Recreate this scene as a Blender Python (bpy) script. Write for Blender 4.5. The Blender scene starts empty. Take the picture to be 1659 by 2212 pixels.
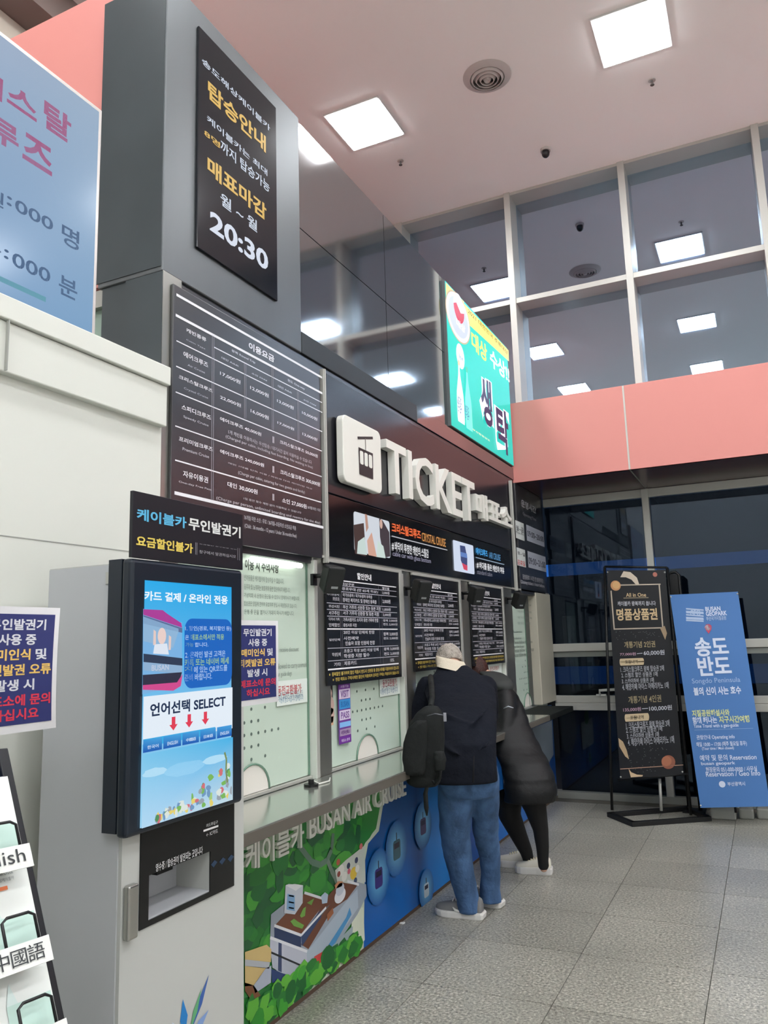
import bpy, bmesh, math, random
from mathutils import Vector, Matrix
from math import pi, sin, cos, radians
random.seed(7)
S = bpy.context.scene
COL = S.collection

# ------------------------------------------------------------------ camera
EYE = Vector((0, 0, 1.65))
F_PX, YAW, PITCH, ROLL = 1697.67, -0.44308097, 0.16429537, 0.03032156
fwd = Vector((sin(YAW)*cos(PITCH), cos(YAW)*cos(PITCH), sin(PITCH)))
rgt0 = Vector((cos(YAW), -sin(YAW), 0)); dwn0 = -rgt0.cross(fwd)
rgt = cos(ROLL)*rgt0 + sin(ROLL)*dwn0
dwn = -sin(ROLL)*rgt0 + cos(ROLL)*dwn0
cam = bpy.data.cameras.new('camera'); camo = bpy.data.objects.new('camera', cam); COL.objects.link(camo)
cam.sensor_fit = 'VERTICAL'; cam.sensor_height = 24; cam.lens = F_PX/2212*24
m = Matrix((rgt, -dwn, -fwd)).transposed().to_4x4(); m.translation = EYE
camo.matrix_world = m; cam.clip_start = 0.05; cam.clip_end = 200
S.camera = camo

# ------------------------------------------------------------------ world, exposure
w = bpy.data.worlds.new('world'); S.world = w; w.use_nodes = True
w.node_tree.nodes['Background'].inputs[0].default_value = (0.006, 0.010, 0.018, 1)
w.node_tree.nodes['Background'].inputs[1].default_value = 1.0
S.view_settings.view_transform = 'Standard'; S.view_settings.look = 'None'
S.view_settings.exposure = 0.0; S.view_settings.gamma = 1.0; S.view_settings.use_curve_mapping = False
LAMP = 54.0

# room constants (metres; camera stands at x = y = 0)
XF = -2.10          # ticket facade plane
YW = 8.58           # far window wall
YB = 7.45           # front of the red band
ZC = 6.96           # ceiling
EZ = 1.65           # eye height

# ------------------------------------------------------------------ helpers
def ray(px, py):
    return rgt*((px-829.5)/F_PX) + dwn*((py-1106)/F_PX) + fwd
def onX(px, py, X=XF):
    d = ray(px, py); return EYE + d*(X/d.x)
def onY(px, py, Y):
    d = ray(px, py); return EYE + d*(Y/d.y)
def lin(c):
    r = []
    for v in c[:3]:
        v = v/255
        r.append(v/12.92 if v <= .04045 else ((v+.055)/1.055)**2.4)
    return tuple(r) + (1.0,)
MATS = {}
def mat(name, rgb, rough=.5, metal=0.0, spec=.5, ior=1.45, noise=0, nscale=20, bump=0, bscale=60, coat=0, emit=0, rand=0, aniso=None, bdist=.01):
    if name in MATS: return MATS[name]
    M = bpy.data.materials.new(name); M.use_nodes = True; MATS[name] = M
    nt = M.node_tree; b = nt.nodes['Principled BSDF']; L = nt.links
    c = lin(rgb)
    b.inputs['Base Color'].default_value = c; b.inputs['Roughness'].default_value = rough
    b.inputs['Metallic'].default_value = metal; b.inputs['IOR'].default_value = ior
    b.inputs['Specular IOR Level'].default_value = spec
    if coat: b.inputs['Coat Weight'].default_value = coat; b.inputs['Coat Roughness'].default_value = .05
    if emit: b.inputs['Emission Color'].default_value = c; b.inputs['Emission Strength'].default_value = emit
    tc = nt.nodes.new('ShaderNodeTexCoord')
    if noise:
        mp = nt.nodes.new('ShaderNodeMapping'); L.new(tc.outputs['Object'], mp.inputs[0])
        if aniso: mp.inputs['Scale'].default_value = aniso
        n = nt.nodes.new('ShaderNodeTexNoise'); n.inputs['Scale'].default_value = nscale; n.inputs['Detail'].default_value = 4
        L.new(mp.outputs[0], n.inputs['Vector'])
        r = nt.nodes.new('ShaderNodeMapRange'); r.inputs[1].default_value = .3; r.inputs[2].default_value = .7
        r.inputs[3].default_value = 1-noise; r.inputs[4].default_value = 1+noise
        L.new(n.outputs['Fac'], r.inputs[0])
        mx = nt.nodes.new('ShaderNodeVectorMath'); mx.operation = 'SCALE'; mx.inputs[0].default_value = c[:3]
        L.new(r.outputs[0], mx.inputs['Scale']); L.new(mx.outputs[0], b.inputs['Base Color'])
    if bump:
        n = nt.nodes.new('ShaderNodeTexNoise'); n.inputs['Scale'].default_value = bscale; n.inputs['Detail'].default_value = 5
        L.new(tc.outputs['Object'], n.inputs['Vector'])
        bp = nt.nodes.new('ShaderNodeBump'); bp.inputs['Strength'].default_value = bump; bp.inputs['Distance'].default_value = bdist
        L.new(n.outputs['Fac'], bp.inputs['Height']); L.new(bp.outputs[0], b.inputs['Normal'])
    return M
def print_mat(name, rough=.45, emit=0.0, spec=.5, coat=0):
    if name in MATS: return MATS[name]
    M = bpy.data.materials.new(name); M.use_nodes = True; MATS[name] = M
    nt = M.node_tree; b = nt.nodes['Principled BSDF']
    a = nt.nodes.new('ShaderNodeAttribute'); a.attribute_name = 'Col'
    b.inputs['Roughness'].default_value = rough; b.inputs['Specular IOR Level'].default_value = spec
    if coat: b.inputs['Coat Weight'].default_value = coat; b.inputs['Coat Roughness'].default_value = .06
    if emit:
        b.inputs['Base Color'].default_value = (.01, .01, .01, 1)
        nt.links.new(a.outputs['Color'], b.inputs['Emission Color']); b.inputs['Emission Strength'].default_value = emit
    else:
        nt.links.new(a.outputs['Color'], b.inputs['Base Color'])
    return M

def tag(o, label=None, cat=None, group=None, kind=None):
    if label: o['label'] = label
    if cat: o['category'] = cat
    if group: o['group'] = group
    if kind: o['kind'] = kind
    return o
def link(name, me, parent=None, loc=None):
    o = bpy.data.objects.new(name, me); COL.objects.link(o)
    if parent is not None:
        o.parent = parent
        o.matrix_parent_inverse = parent.matrix_basis.inverted() if parent.parent is None else (parent.parent.matrix_basis @ parent.matrix_parent_inverse @ parent.matrix_basis).inverted()
    if loc is not None: o.location = loc
    return o
def thing(name, label, cat, loc, group=None):
    o = link(name, None); o.location = loc; o.empty_display_size = .1
    return tag(o, label, cat, group)
class MB:
    """collects shapes into one mesh, world coordinates"""
    def __init__(s): s.v = []; s.f = []; s.sm = []
    def add(s, vs, fs, smooth=False):
        n = len(s.v); s.v += [tuple(v) for v in vs]; s.f += [tuple(i+n for i in f) for f in fs]; s.sm += [smooth]*len(fs); return s
    def box(s, x0, x1, y0, y1, z0, z1):
        x0, x1 = sorted((x0, x1)); y0, y1 = sorted((y0, y1)); z0, z1 = sorted((z0, z1))
        return s.add([(x0,y0,z0),(x1,y0,z0),(x1,y1,z0),(x0,y1,z0),(x0,y0,z1),(x1,y0,z1),(x1,y1,z1),(x0,y1,z1)],
              [(0,3,2,1),(4,5,6,7),(0,1,5,4),(1,2,6,5),(2,3,7,6),(3,0,4,7)])
    def hexa(s, a, b):      # two quads (4 points each) -> solid
        return s.add(list(a)+list(b), [(3,2,1,0),(4,5,6,7),(0,1,5,4),(1,2,6,5),(2,3,7,6),(3,0,4,7)])
    def obox(s, c, ax, ay, az):   # centre, three half-axis vectors
        c = Vector(c); ax = Vector(ax); ay = Vector(ay); az = Vector(az)
        q = [(-1,-1),(1,-1),(1,1),(-1,1)]
        return s.hexa([c+ax*i+ay*j-az for i, j in q], [c+ax*i+ay*j+az for i, j in q])
    def prism(s, pts, off):  # planar polygon extruded by off
        off = Vector(off); n = len(pts); pts = [Vector(p) for p in pts]
        return s.add(pts+[p+off for p in pts], [tuple(range(n-1,-1,-1)), tuple(range(n,2*n))]+[(i,(i+1)%n,n+(i+1)%n,n+i) for i in range(n)])
    def tube(s, pts, r, n=8, cap=True, smooth=True):
        pts = [Vector(p) for p in pts]; rs = r if isinstance(r, (list, tuple)) else [r]*len(pts)
        rings = []; up = None
        for i, p in enumerate(pts):
            d = (pts[min(i+1, len(pts)-1)]-pts[max(i-1, 0)]).normalized()
            if up is None: up = d.orthogonal().normalized()
            up = (up - d*up.dot(d)).normalized(); sd = d.cross(up)
            rings.append([p+up*cos(2*pi*k/n)*rs[i]+sd*sin(2*pi*k/n)*rs[i] for k in range(n)])
        return s.rings(rings, cap, smooth)
    def rings(s, rings, cap=True, smooth=True):
        n = len(rings[0]); vs = [v for r in rings for v in r]; fs = []
        for i in range(len(rings)-1):
            for k in range(n): fs.append((i*n+k, i*n+(k+1)%n, (i+1)*n+(k+1)%n, (i+1)*n+k))
        s.add(vs, fs, smooth)
        if cap:
            b = len(s.v)-len(vs)
            s.f += [tuple(b+k for k in range(n-1,-1,-1)), tuple(b+(len(rings)-1)*n+k for k in range(n))]; s.sm += [False, False]
        return s
    def disc(s, c, nrm, r, h=.002, n=24, r2=None):
        c = Vector(c); nrm = Vector(nrm).normalized(); u = nrm.orthogonal().normalized(); v = nrm.cross(u)
        ring = lambda o, rr: [c+nrm*o+u*cos(2*pi*k/n)*rr+v*sin(2*pi*k/n)*rr for k in range(n)]
        return s.rings([ring(0, r), ring(h, r if r2 is None else r2)], True, False)
    def ball(s, c, r, n=12, m=8):
        c = Vector(c); r = Vector(r) if not isinstance(r, (int, float)) else Vector((r, r, r))
        rg = []
        for i in range(m+1):
            t = pi*(i+.001)/(m+.002)
            rg.append([c+Vector((r.x*sin(t)*cos(2*pi*k/n), r.y*sin(t)*sin(2*pi*k/n), -r.z*cos(t))) for k in range(n)])
        return s.rings(rg)
    def mesh(s, name, material):
        me = bpy.data.meshes.new(name); me.from_pydata(s.v, [], s.f)
        me.polygons.foreach_set('use_smooth', s.sm)
        bm = bmesh.new(); bm.from_mesh(me); bmesh.ops.recalc_face_normals(bm, faces=bm.faces); bm.to_mesh(me); bm.free()
        if material: me.materials.append(material)
        return me
    def build(s, name, material, parent=None, bevel=0, seg=2):
        o = link(name, s.mesh(name, material), parent)
        if bevel:
            b = o.modifiers.new('bevel', 'BEVEL'); b.width = bevel; b.segments = seg; b.limit_method = 'ANGLE'; b.angle_limit = radians(40)
        return o

_sc = bpy.data.scenes.new('lettering_workbench')      # removed again at the end
_tc = bpy.data.curves.new('txt', 'FONT'); _to = bpy.data.objects.new('txt', _tc); _sc.collection.objects.link(_to)
_vl = _sc.view_layers[0]
LATER = []; WANT = {}       # characters are gathered first; the lettering is cut at the end in a few passes
def weight(b): return 0.0 if b < .006 else (.015 if b < .027 else (.03 if b < .1 else .13))
def want(s_, bold, extrude=0.0):
    WANT.setdefault((weight(bold), extrude), {}).update({c: 1 for c in s_ if c != ' '})
_cache = {}; _sets = {}; _adv = {}
def _lines(body, bold, extrude):
    _tc.body = body; _tc.offset = bold; _tc.extrude = extrude; _tc.resolution_u = 3; _tc.space_line = 4; _tc.align_x = 'LEFT'
    _vl.update(); me = bpy.data.meshes.new_from_object(_to.evaluated_get(_vl.depsgraph))
    step = 4.0; out = {}
    for p in me.polygons:
        vs = [me.vertices[k].co for k in p.vertices]; k = int(round(-(vs[0].y-.3)/step)); d = out.setdefault(k, ({}, [], []))
        f = []
        for q, co in zip(p.vertices, vs):
            if q not in d[0]: d[0][q] = len(d[1]); d[1].append(Vector((co.x, co.y+k*step, co.z)))
            f.append(d[0][q])
        d[2].append(tuple(f))
    bpy.data.meshes.remove(me)
    return out
def _charset(bold, extrude):
    k = (bold, extrude)
    if not _adv:        # how far each character moves the pen, from the place of a bar set after it; all Hangul and Chinese share one width
        al = sorted({c for d in WANT.values() for c in d}); small = [c for c in al if ord(c) < 0x2000]+['가']
        o = _lines('|\n'+'\n'.join(c+'|' for c in small), 0, 0); bar = max(v.x for v in o[0][1])
        for i, c in enumerate(small): _adv[c] = max(v.x for v in o[i+1][1])-bar
        for c in al: _adv.setdefault(c, _adv['가'])
        _adv[' '] = .28
    if k not in _sets:
        cs = list(WANT[k]); o = _lines('\n'.join(cs), bold, extrude)
        _sets[k] = {c: (o[i][1], o[i][2]) for i, c in enumerate(cs) if i in o}
    return _sets[k]
def glyphs(s, bold=0.0, extrude=0.0, spacing=1.0):
    bold = weight(bold)
    k = (s, bold, extrude, spacing)
    if k in _cache: return _cache[k]
    cs = _charset(bold, extrude); x = 0; vs = []; fs = []
    for c in s:
        if c in cs and c != ' ':
            n = len(vs); vs += [Vector((v.x+x, v.y, v.z)) for v in cs[c][0]]; fs += [tuple(i+n for i in f) for f in cs[c][1]]
        x += _adv[c]*spacing
    xs = [v.x for v in vs]; ys = [v.y for v in vs]
    _cache[k] = (vs, fs, (min(xs), max(xs), min(ys), max(ys)))
    return _cache[k]

class Print:
    """flat print on a plane: origin O, unit axes U (right), V (up), N (towards the viewer).  Layers stand a fraction of a millimetre apart."""
    def __init__(s, O, U, V, lift=.0012, step=.0006):
        s.O = Vector(O); s.U = Vector(U).normalized(); s.V = Vector(V).normalized(); s.N = s.U.cross(s.V).normalized()
        s.q = []; s.v = []; s.f = []; s.c = []; s.z = lift; s.step = step
    fine = False
    def px(s, x, y):
        d = ray(x, y); P = EYE + d*((s.O-EYE).dot(s.N)/d.dot(s.N)); q = P-s.O
        return (q.dot(s.U), q.dot(s.V))
    def P3(s, u, v, z): return s.O+s.U*u+s.V*v+s.N*z
    def poly(s, pts, col, up=1, cols=None):
        s.z += s.step*up; n = len(s.v)
        s.v += [s.P3(u, v, s.z) for u, v in pts]; s.f.append(tuple(range(n, n+len(pts))))
        s.c.append([lin(c) for c in cols] if cols else [lin(col)]*len(pts)); return s
    def ppoly(s, pts, col, up=1, cols=None): return s.poly([s.px(*p) for p in pts], col, up, cols)
    def rect(s, u0, v0, u1, v1, col, up=1, cols=None): return s.poly([(u0,v0),(u1,v0),(u1,v1),(u0,v1)], col, up, cols)
    def prect(s, x0, y0, x1, y1, col, up=1, cols=None):
        a = s.px(x0, y0); b = s.px(x1, y1); return s.rect(a[0], b[1], b[0], a[1], col, up, cols)
    def round(s, u0, v0, u1, v1, r, col, up=1, n=6):
        pts = []
        for cx, cy, a in ((u1-r, v0+r, -pi/2), (u1-r, v1-r, 0), (u0+r, v1-r, pi/2), (u0+r, v0+r, pi)):
            pts += [(cx+r*cos(a+pi/2*k/n), cy+r*sin(a+pi/2*k/n)) for k in range(n+1)]
        return s.poly(pts, col, up)
    def pround(s, x0, y0, x1, y1, r, col, up=1):
        a = s.px(x0, y0); b = s.px(x1, y1); return s.round(a[0], b[1], b[0], a[1], r, col, up)
    def ell(s, u, v, a, b, col, up=1, n=20, rot=0, jit=0):
        pts = []
        for k in range(n):
            j = 1+(random.random()-.5)*jit; x = a*cos(2*pi*k/n)*j; y = b*sin(2*pi*k/n)*j
            pts.append((u+x*cos(rot)-y*sin(rot), v+x*sin(rot)+y*cos(rot)))
        return s.poly(pts, col, up)
    def line(s, u0, v0, u1, v1, w, col, up=1):
        d = Vector((u1-u0, v1-v0)); n = Vector((-d.y, d.x)).normalized()*w/2
        return s.poly([(u0-n.x,v0-n.y),(u1-n.x,v1-n.y),(u1+n.x,v1+n.y),(u0+n.x,v0+n.y)], col, up)
    def pline(s, x0, y0, x1, y1, w, col, up=1):
        a = s.px(x0, y0); b = s.px(x1, y1); return s.line(a[0], a[1], b[0], b[1], w, col, up)
    def hline(s, x0, y0, x1, w, col, up=0):     # horizontal in the plane, from pixel (x0, y0) to the column of x1
        a = s.px(x0, y0); b = s.px(x1, y0); return s.line(a[0], a[1], b[0], a[1], w, col, up)
    def text(s, t, u0, v0, u1, v1, col, bold=.012, up=1, keep=False, sp=1.0, rot=0):
        s.z += s.step*up; want(t, bold); s.q.append((t, u0, v0, u1, v1, col, bold, keep, sp, s.z)); return s
    def cut(s, V, F_, C_, t, u0, v0, u1, v1, col, bold, keep, sp, z):
        vs, fs, (xa, xb, ya, yb) = glyphs(t, bold, 0, sp)
        n = len(V); sx = (u1-u0)/(xb-xa); sy = (v1-v0)/(yb-ya)
        if keep:
            k = min(sx, sy); um = (u0+u1)/2-k*(xb-xa)/2; vm = (v0+v1)/2-k*(yb-ya)/2; sx = sy = k
        else: um, vm = u0, v0
        for p in vs: V.append(s.P3(um+(p.x-xa)*sx, vm+(p.y-ya)*sy, z))
        for f in fs: F_.append(tuple(i+n for i in f)); C_.append([lin(col)]*len(f))
    def ptext(s, t, x0, y0, x1, y1, col, bold=.012, up=0, keep=False, sp=1.0):
        a = s.px(x0, y0); b = s.px(x1, y1); return s.text(t, a[0], b[1], b[0], a[1], col, bold, up, keep, sp)
    def build(s, name, material, parent=None):
        """the drawing becomes one part, each large line of lettering a part of its own, the fine print one more"""
        o = None
        def job(nm, polys, txt, kind=None):
            me = bpy.data.meshes.new(nm); me.materials.append(material); ob = link(nm, me, parent)
            if kind: ob['kind'] = kind
            LATER.append(lambda: s.finish(me, polys, txt)); return ob
        big = [q_ for q_ in s.q if weight(q_[6]) >= .015 and not s.fine]; small = [q_ for q_ in s.q if q_ not in big]
        if s.f: o = job(name if name != 'lettering' else 'ruled_lines', True, [])
        for q_ in big: o = job('lettering', False, [q_])
        if small: o = job('fine_print', False, small, 'stuff')
        return o
    def finish(s, me, polys, txt):
        V, F_, C_ = (s.v, s.f, s.c) if polys else ([], [], [])
        for a_ in txt: s.cut(V, F_, C_, *a_)
        me.from_pydata([tuple(v) for v in V], [], F_)
        at = me.color_attributes.new('Col', 'FLOAT_COLOR', 'CORNER'); buf = []
        for c in C_:
            for x in c: buf += list(x)
        at.data.foreach_set('color', buf)
def facade_print(X=XF, lift=.0012, step=.0006): return Print((X, 0, 0), (0, 1, 0), (0, 0, 1), lift, step)
def split_box(name, label, cat, X, tl, br, depth, material, group=None, bevel=.003):
    """a flat board hung on the facade, from its picture corners on the plane X"""
    a = onX(*tl, X); b = onX(*br, X)
    t = thing(name, label, cat, (X-depth, (a.y+b.y)/2, b.z), group)
    MB().box(X-depth, X, a.y, b.y, b.z, a.z).build('panel', material, t, bevel)
    return t, a, b
# ------------------------------------------------------------------ materials of the setting
M_ceil = mat('ceiling_paint', (246,245,242), .9)
M_white = mat('white_panel', (216,218,210), .38, spec=.4)
M_wpaint = mat('white_wall_paint', (242,241,238), .8)
M_red = mat('red_panel', (211,136,129), .42, spec=.4)
M_dark = mat('dark_steel', (104,108,110), .42, metal=.7, noise=.06, nscale=3, aniso=(1,1,.15))
M_side = mat('dark_side_panel', (54,62,66), .3, spec=.6, noise=.12, nscale=2.5)
M_steel = mat('brushed_steel', (168,168,162), .28, metal=.85, noise=.05, nscale=8, aniso=(1,1,.1))
M_counter = mat('counter_steel', (190,194,186), .16, metal=.8)
M_fascia = mat('counter_fascia_steel', (120,114,106), .38, metal=.5)
M_alu = mat('aluminium_frame', (186,186,180), .4, metal=.35)
M_black = mat('black_satin', (16,17,19), .35)
M_board = mat('black_board', (36,36,42), .28, spec=.6, ior=1.8)
M_ltgrey = mat('light_grey_metal', (184,186,182), .42, spec=.4)
M_grey = mat('grey_metal_side', (182,185,188), .45, spec=.4)
P_matte = print_mat('printed_ink', .5)
P_gloss = print_mat('printed_vinyl', .3)
P_screen = print_mat('lit_screen', .15, emit=1.0, spec=.22)
P_lit = print_mat('backlit_print', .4, emit=1.3, spec=.2)

def glassy(name, tint, refl, rough=.02, trans=.6):
    M = bpy.data.materials.new(name); M.use_nodes = True; nt = M.node_tree; nt.nodes.clear(); L = nt.links
    out = nt.nodes.new('ShaderNodeOutputMaterial'); g = nt.nodes.new('ShaderNodeBsdfGlossy'); t = nt.nodes.new('ShaderNodeBsdfTransparent')
    fr = nt.nodes.new('ShaderNodeFresnel'); fr.inputs[0].default_value = 1.5
    mp = nt.nodes.new('ShaderNodeMapRange'); mp.inputs[1].default_value = 0; mp.inputs[2].default_value = 1; mp.inputs[3].default_value = refl; mp.inputs[4].default_value = 1
    L.new(fr.outputs[0], mp.inputs[0]); mx = nt.nodes.new('ShaderNodeMixShader')
    L.new(mp.outputs[0], mx.inputs[0]); L.new(t.outputs[0], mx.inputs[1]); L.new(g.outputs[0], mx.inputs[2]); L.new(mx.outputs[0], out.inputs[0])
    g.inputs['Color'].default_value = lin(tint); g.inputs['Roughness'].default_value = rough
    t.inputs['Color'].default_value = (trans, trans*1.03, trans*1.06, 1)
    return M
M_winglass = glassy('coated_window_glass', (200,222,246), .66, .012, .5)
M_winglass_low = glassy('lower_window_glass', (190,212,236), .012, .02, .4)
M_blackglass = mat('black_glass_panel', (34,38,44), .06, spec=.8, ior=3.0)
M_frost = mat('frosted_green_glass', (196,212,198), .22, spec=.5)
M_frost_b = mat('clear_glass_edge', (104,136,118), .15, spec=.6)

def floor_mat():
    M = bpy.data.materials.new('granite_tile'); M.use_nodes = True; nt = M.node_tree; b = nt.nodes['Principled BSDF']; L = nt.links
    tc = nt.nodes.new('ShaderNodeTexCoord'); geo = nt.nodes.new('ShaderNodeNewGeometry')
    oi = nt.nodes.new('ShaderNodeObjectInfo')
    def noise(sc, det, rough=.5):
        n = nt.nodes.new('ShaderNodeTexNoise'); n.inputs['Scale'].default_value = sc; n.inputs['Detail'].default_value = det; n.inputs['Roughness'].default_value = rough
        L.new(geo.outputs['Position'], n.inputs['Vector']); return n
    n1 = noise(70, 3, .7); n2 = noise(1.6, 3)
    r = nt.nodes.new('ShaderNodeValToRGB'); L.new(n1.outputs['Fac'], r.inputs[0])
    e = r.color_ramp.elements; e[0].position = .33; e[0].color = lin((94,94,89)); e[1].position = .70; e[1].color = lin((204,202,190))
    x = e.new(.45); x.color = lin((138,136,127)); x = e.new(.56); x.color = lin((160,158,147))
    n3 = nt.nodes.new('ShaderNodeTexVoronoi'); n3.inputs['Scale'].default_value = 55; L.new(geo.outputs['Position'], n3.inputs['Vector'])
    r3 = nt.nodes.new('ShaderNodeMapRange'); r3.inputs[1].default_value = 0; r3.inputs[2].default_value = .35; r3.inputs[3].default_value = 1.25; r3.inputs[4].default_value = .96; L.new(n3.outputs['Distance'], r3.inputs[0])
    r2 = nt.nodes.new('ShaderNodeMapRange'); r2.inputs[1].default_value = .3; r2.inputs[2].default_value = .7; r2.inputs[3].default_value = .86; r2.inputs[4].default_value = 1.1; L.new(n2.outputs['Fac'], r2.inputs[0])
    ro = nt.nodes.new('ShaderNodeMapRange'); ro.inputs[3].default_value = .88; ro.inputs[4].default_value = 1.1; L.new(oi.outputs['Random'], ro.inputs[0])
    m1 = nt.nodes.new('ShaderNodeMath'); m1.operation = 'MULTIPLY'; L.new(r2.outputs[0], m1.inputs[0]); L.new(ro.outputs[0], m1.inputs[1])
    m2 = nt.nodes.new('ShaderNodeMath'); m2.operation = 'MULTIPLY'; L.new(m1.outputs[0], m2.inputs[0]); L.new(r3.outputs[0], m2.inputs[1])
    v = nt.nodes.new('ShaderNodeVectorMath'); v.operation = 'SCALE'; L.new(r.outputs[0], v.inputs[0]); L.new(m2.outputs[0], v.inputs['Scale'])
    L.new(v.outputs[0], b.inputs['Base Color']); b.inputs['Roughness'].default_value = .3; b.inputs['Specular IOR Level'].default_value = .55
    return M
M_floor = floor_mat()

# ------------------------------------------------------------------ shell
X0, X1, Y0 = -6.5, 7.0, -6.0
fl = MB().box(X0, X1, Y0, YW+.3, -.12, -.012).build('floor', mat('tile_grout', (112,108,100), .8)); tag(fl, kind='structure')
tm = MB().box(0, .636, 0, .636, -.012, 0).mesh('tile', M_floor)
tx0 = -.40-.64*3; ty0 = 3.82-.64*8
for i in range(9):
    for j in range(16):
        o = link('tile', tm, fl); o.location = (tx0+.64*i, ty0+.64*j, 0)
        if ty0+.64*(j+1) > YW+.05: bpy.data.objects.remove(o)
tag(MB().box(X0, X1, Y0, YW+.3, ZC, ZC+.1).build('ceiling', M_ceil), kind='structure')
tag(MB().box(X1, X1+.1, Y0, YW+.3, 0, ZC).build('wall_right', M_wpaint), kind='structure')
tag(MB().box(X0, X1, Y0-.1, Y0, 0, ZC).build('wall_behind', M_wpaint), kind='structure')
tag(MB().box(X0-.1, X0, Y0, YW+.3, 0, ZC).build('wall_far_left', M_wpaint), kind='structure')

# unseen red wall added for pink bounce, and the red box beside the dark pilaster
yP = 2.362
wr = MB().box(-5.1, -5.0, yP+1.5, YW, 4.5, ZC).build('red_bounce_wall', M_red); tag(wr, kind='structure')
a = onY(30, 80, yP+.03); b_ = onY(232, 615, yP+.03)
rb = MB().box(-4.6, b_.x, yP+.03, yP+1.2, b_.z, a.z).build('wall_red_box', M_red); tag(rb, kind='structure')
# grey ribbed bulkhead seen past the red box
bk = thing('ceiling_bulkhead', 'grey stepped ceiling bulkhead far above the red wall', 'bulkhead', (-5.6, 5.2, 5.6)); bk['kind'] = 'structure'; del bk['category']
for k, (xa, xb, z) in enumerate(((-6.4,-5.75,5.75),(-5.75,-5.3,6.05),(-5.3,-4.95,6.35),(-4.95,-4.65,6.65))):
    MB().box(xa, xb, 3.6, YW, z, ZC).build('step', mat('bulkhead_%s' % ('grey' if k % 2 else 'beige'), (120,108,102) if k % 2 else (190,182,168), .7), bk)

# ---------------- facade (wall_left) : pilaster, glass panels, strips
wl = MB().box(-2.44, -2.165, yP+.01, YW-.005, .985, EZ+.735*2.1).box(-2.44, -2.165, yP+.01, YB-.01, EZ+.735*2.1, EZ+1.39*2.1).build('wall_left', M_side); tag(wl, kind='structure')
pil_r = onX(645, 255).y; ztop = onX(645, 255).z
z1 = EZ+.735*2.1; z2 = EZ+.795*2.1
MB().box(-2.46, XF, yP, pil_r, z1, ztop).build('pilaster_cladding', M_dark, wl, .006)
MB().box(-2.465, XF-.006, yP-.004, yP, z1+.02, ztop-.002).build('pilaster_side_panel', M_side, wl)
yG1 = onX(972, 925).y
yS = onX(902, 915).y
MB().box(-2.16, XF, pil_r+.002, yS, z1+.003, z2).build('dark_strip', mat('dark_strip_metal', (48,52,54), .5, metal=.3), wl, .003)
MB().box(-2.16, XF-.002, yS+.003, YB+.02, z1+.003, z2).build('dark_strip', M_blackglass, wl, .002)
# glossy black glass panels in two rows
zs = onX(738, 567).z
ys = [pil_r+.002, onX(838, 700).y, 5.62, YB-.005]
for i in range(3):
    for zz0, zz1 in ((z2, zs), (zs, ztop-.01)):
        MB().box(-2.16, XF-.01, ys[i]+.003, ys[i+1]-.003, zz0+.003, zz1-.003).build('glass_panel', M_blackglass, wl)
# right of the green sign below the band, and lower backing
MB().box(-2.16, XF-.012, yP+.02, YW-.01, EZ+.2*2.1, z1).build('board_backing', M_board, wl)
# booth end: steel post, header and green glass (seen left of the pilaster)
px_ = onY(290, 640, yP+.03).x; zt = onY(232, 615, yP).z; zb = onY(290, 645, yP+.03).z
MB().box(px_, -2.1, yP+.005, yP+.12, 0, zt-.003).build('steel_post', M_steel, wl)
MB().box(-3.2, px_-.002, yP+.02, yP+.12, zb, zt-.003).build('steel_header', M_steel, wl)
MB().box(-3.2, px_-.002, yP+.05, yP+.07, 0, zb).build('side_glass', mat('green_office_glass', (150,172,158), .2), wl)

# ---------------- white partition with ledge
YL = -1.2
wp = MB().box(-2.24, -2.085, YL, 2.355, 0, EZ+.87).build('wall_partition', M_white); tag(wp, kind='structure')
zc1 = onX(365,792,-2.04).z; zc2 = onX(365,833,-2.04).z; zc3 = onX(358,921,-2.055).z
MB().box(-2.26, -2.04, YL, 2.355, zc2+.002, zc1).build('ledge_cap', M_white, wp, .004)
MB().box(-2.24, -2.055, YL, 2.352, zc3, zc2).build('ledge_fascia', M_white, wp, .004)
zj = onX(279,1191,-2.085).z
MB().box(-2.0855, -2.0835, YL, 2.35, zj-.0015, zj+.0015).build('panel_joint', mat('joint_grey', (160,162,156), .7), wp)
MB().box(-2.05, -2.0385, onX(20, 690, -2.04).y-.002, onX(20, 690, -2.04).y+.002, zc3, zc2).build('panel_joint', MATS['joint_grey'], wp)

# ---------------- far wall
bw = thing('wall_back', None, None, (0, YW, 0)); tag(bw, kind='structure')
M_sky = None
mullx = [-2.31, -.975+0, .41, 1.80, 3.19, 4.58, 5.97]
YU = 8.85
z_t = EZ+3.97; z_bt = EZ+2.33; z_bb = EZ+1.517
for i, x in enumerate(mullx):
    MB().box(x-.0375, x+.0375, YW-.0, YU+.05, z_bt-.3, ZC).build('mullion', M_alu, bw, .003)
MB().box(-3.8, X1, YW+.02, YU+.05, z_t-.075, z_t-.012).build('transom', M_alu, bw, .003)
MB().box(-3.8, X1, YW+.02, YU+.05, ZC-.035, ZC-.001).build('transom', M_alu, bw)
MB().box(-3.8, -3.7, YW, YU, z_bt-.3, ZC).build('mullion', M_alu, bw)
n = 0
xs = [-3.75]+mullx
for i in range(len(xs)-1):
    for za, zb2 in ((z_bt-.3, z_t-.04), (z_t-.04, ZC-.01)):
        n += 1
        tag(MB().box(xs[i]+.03, xs[i+1]-.03, YU, YU+.012, za, zb2).build('window_%d' % n, M_winglass), kind='structure')
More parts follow.
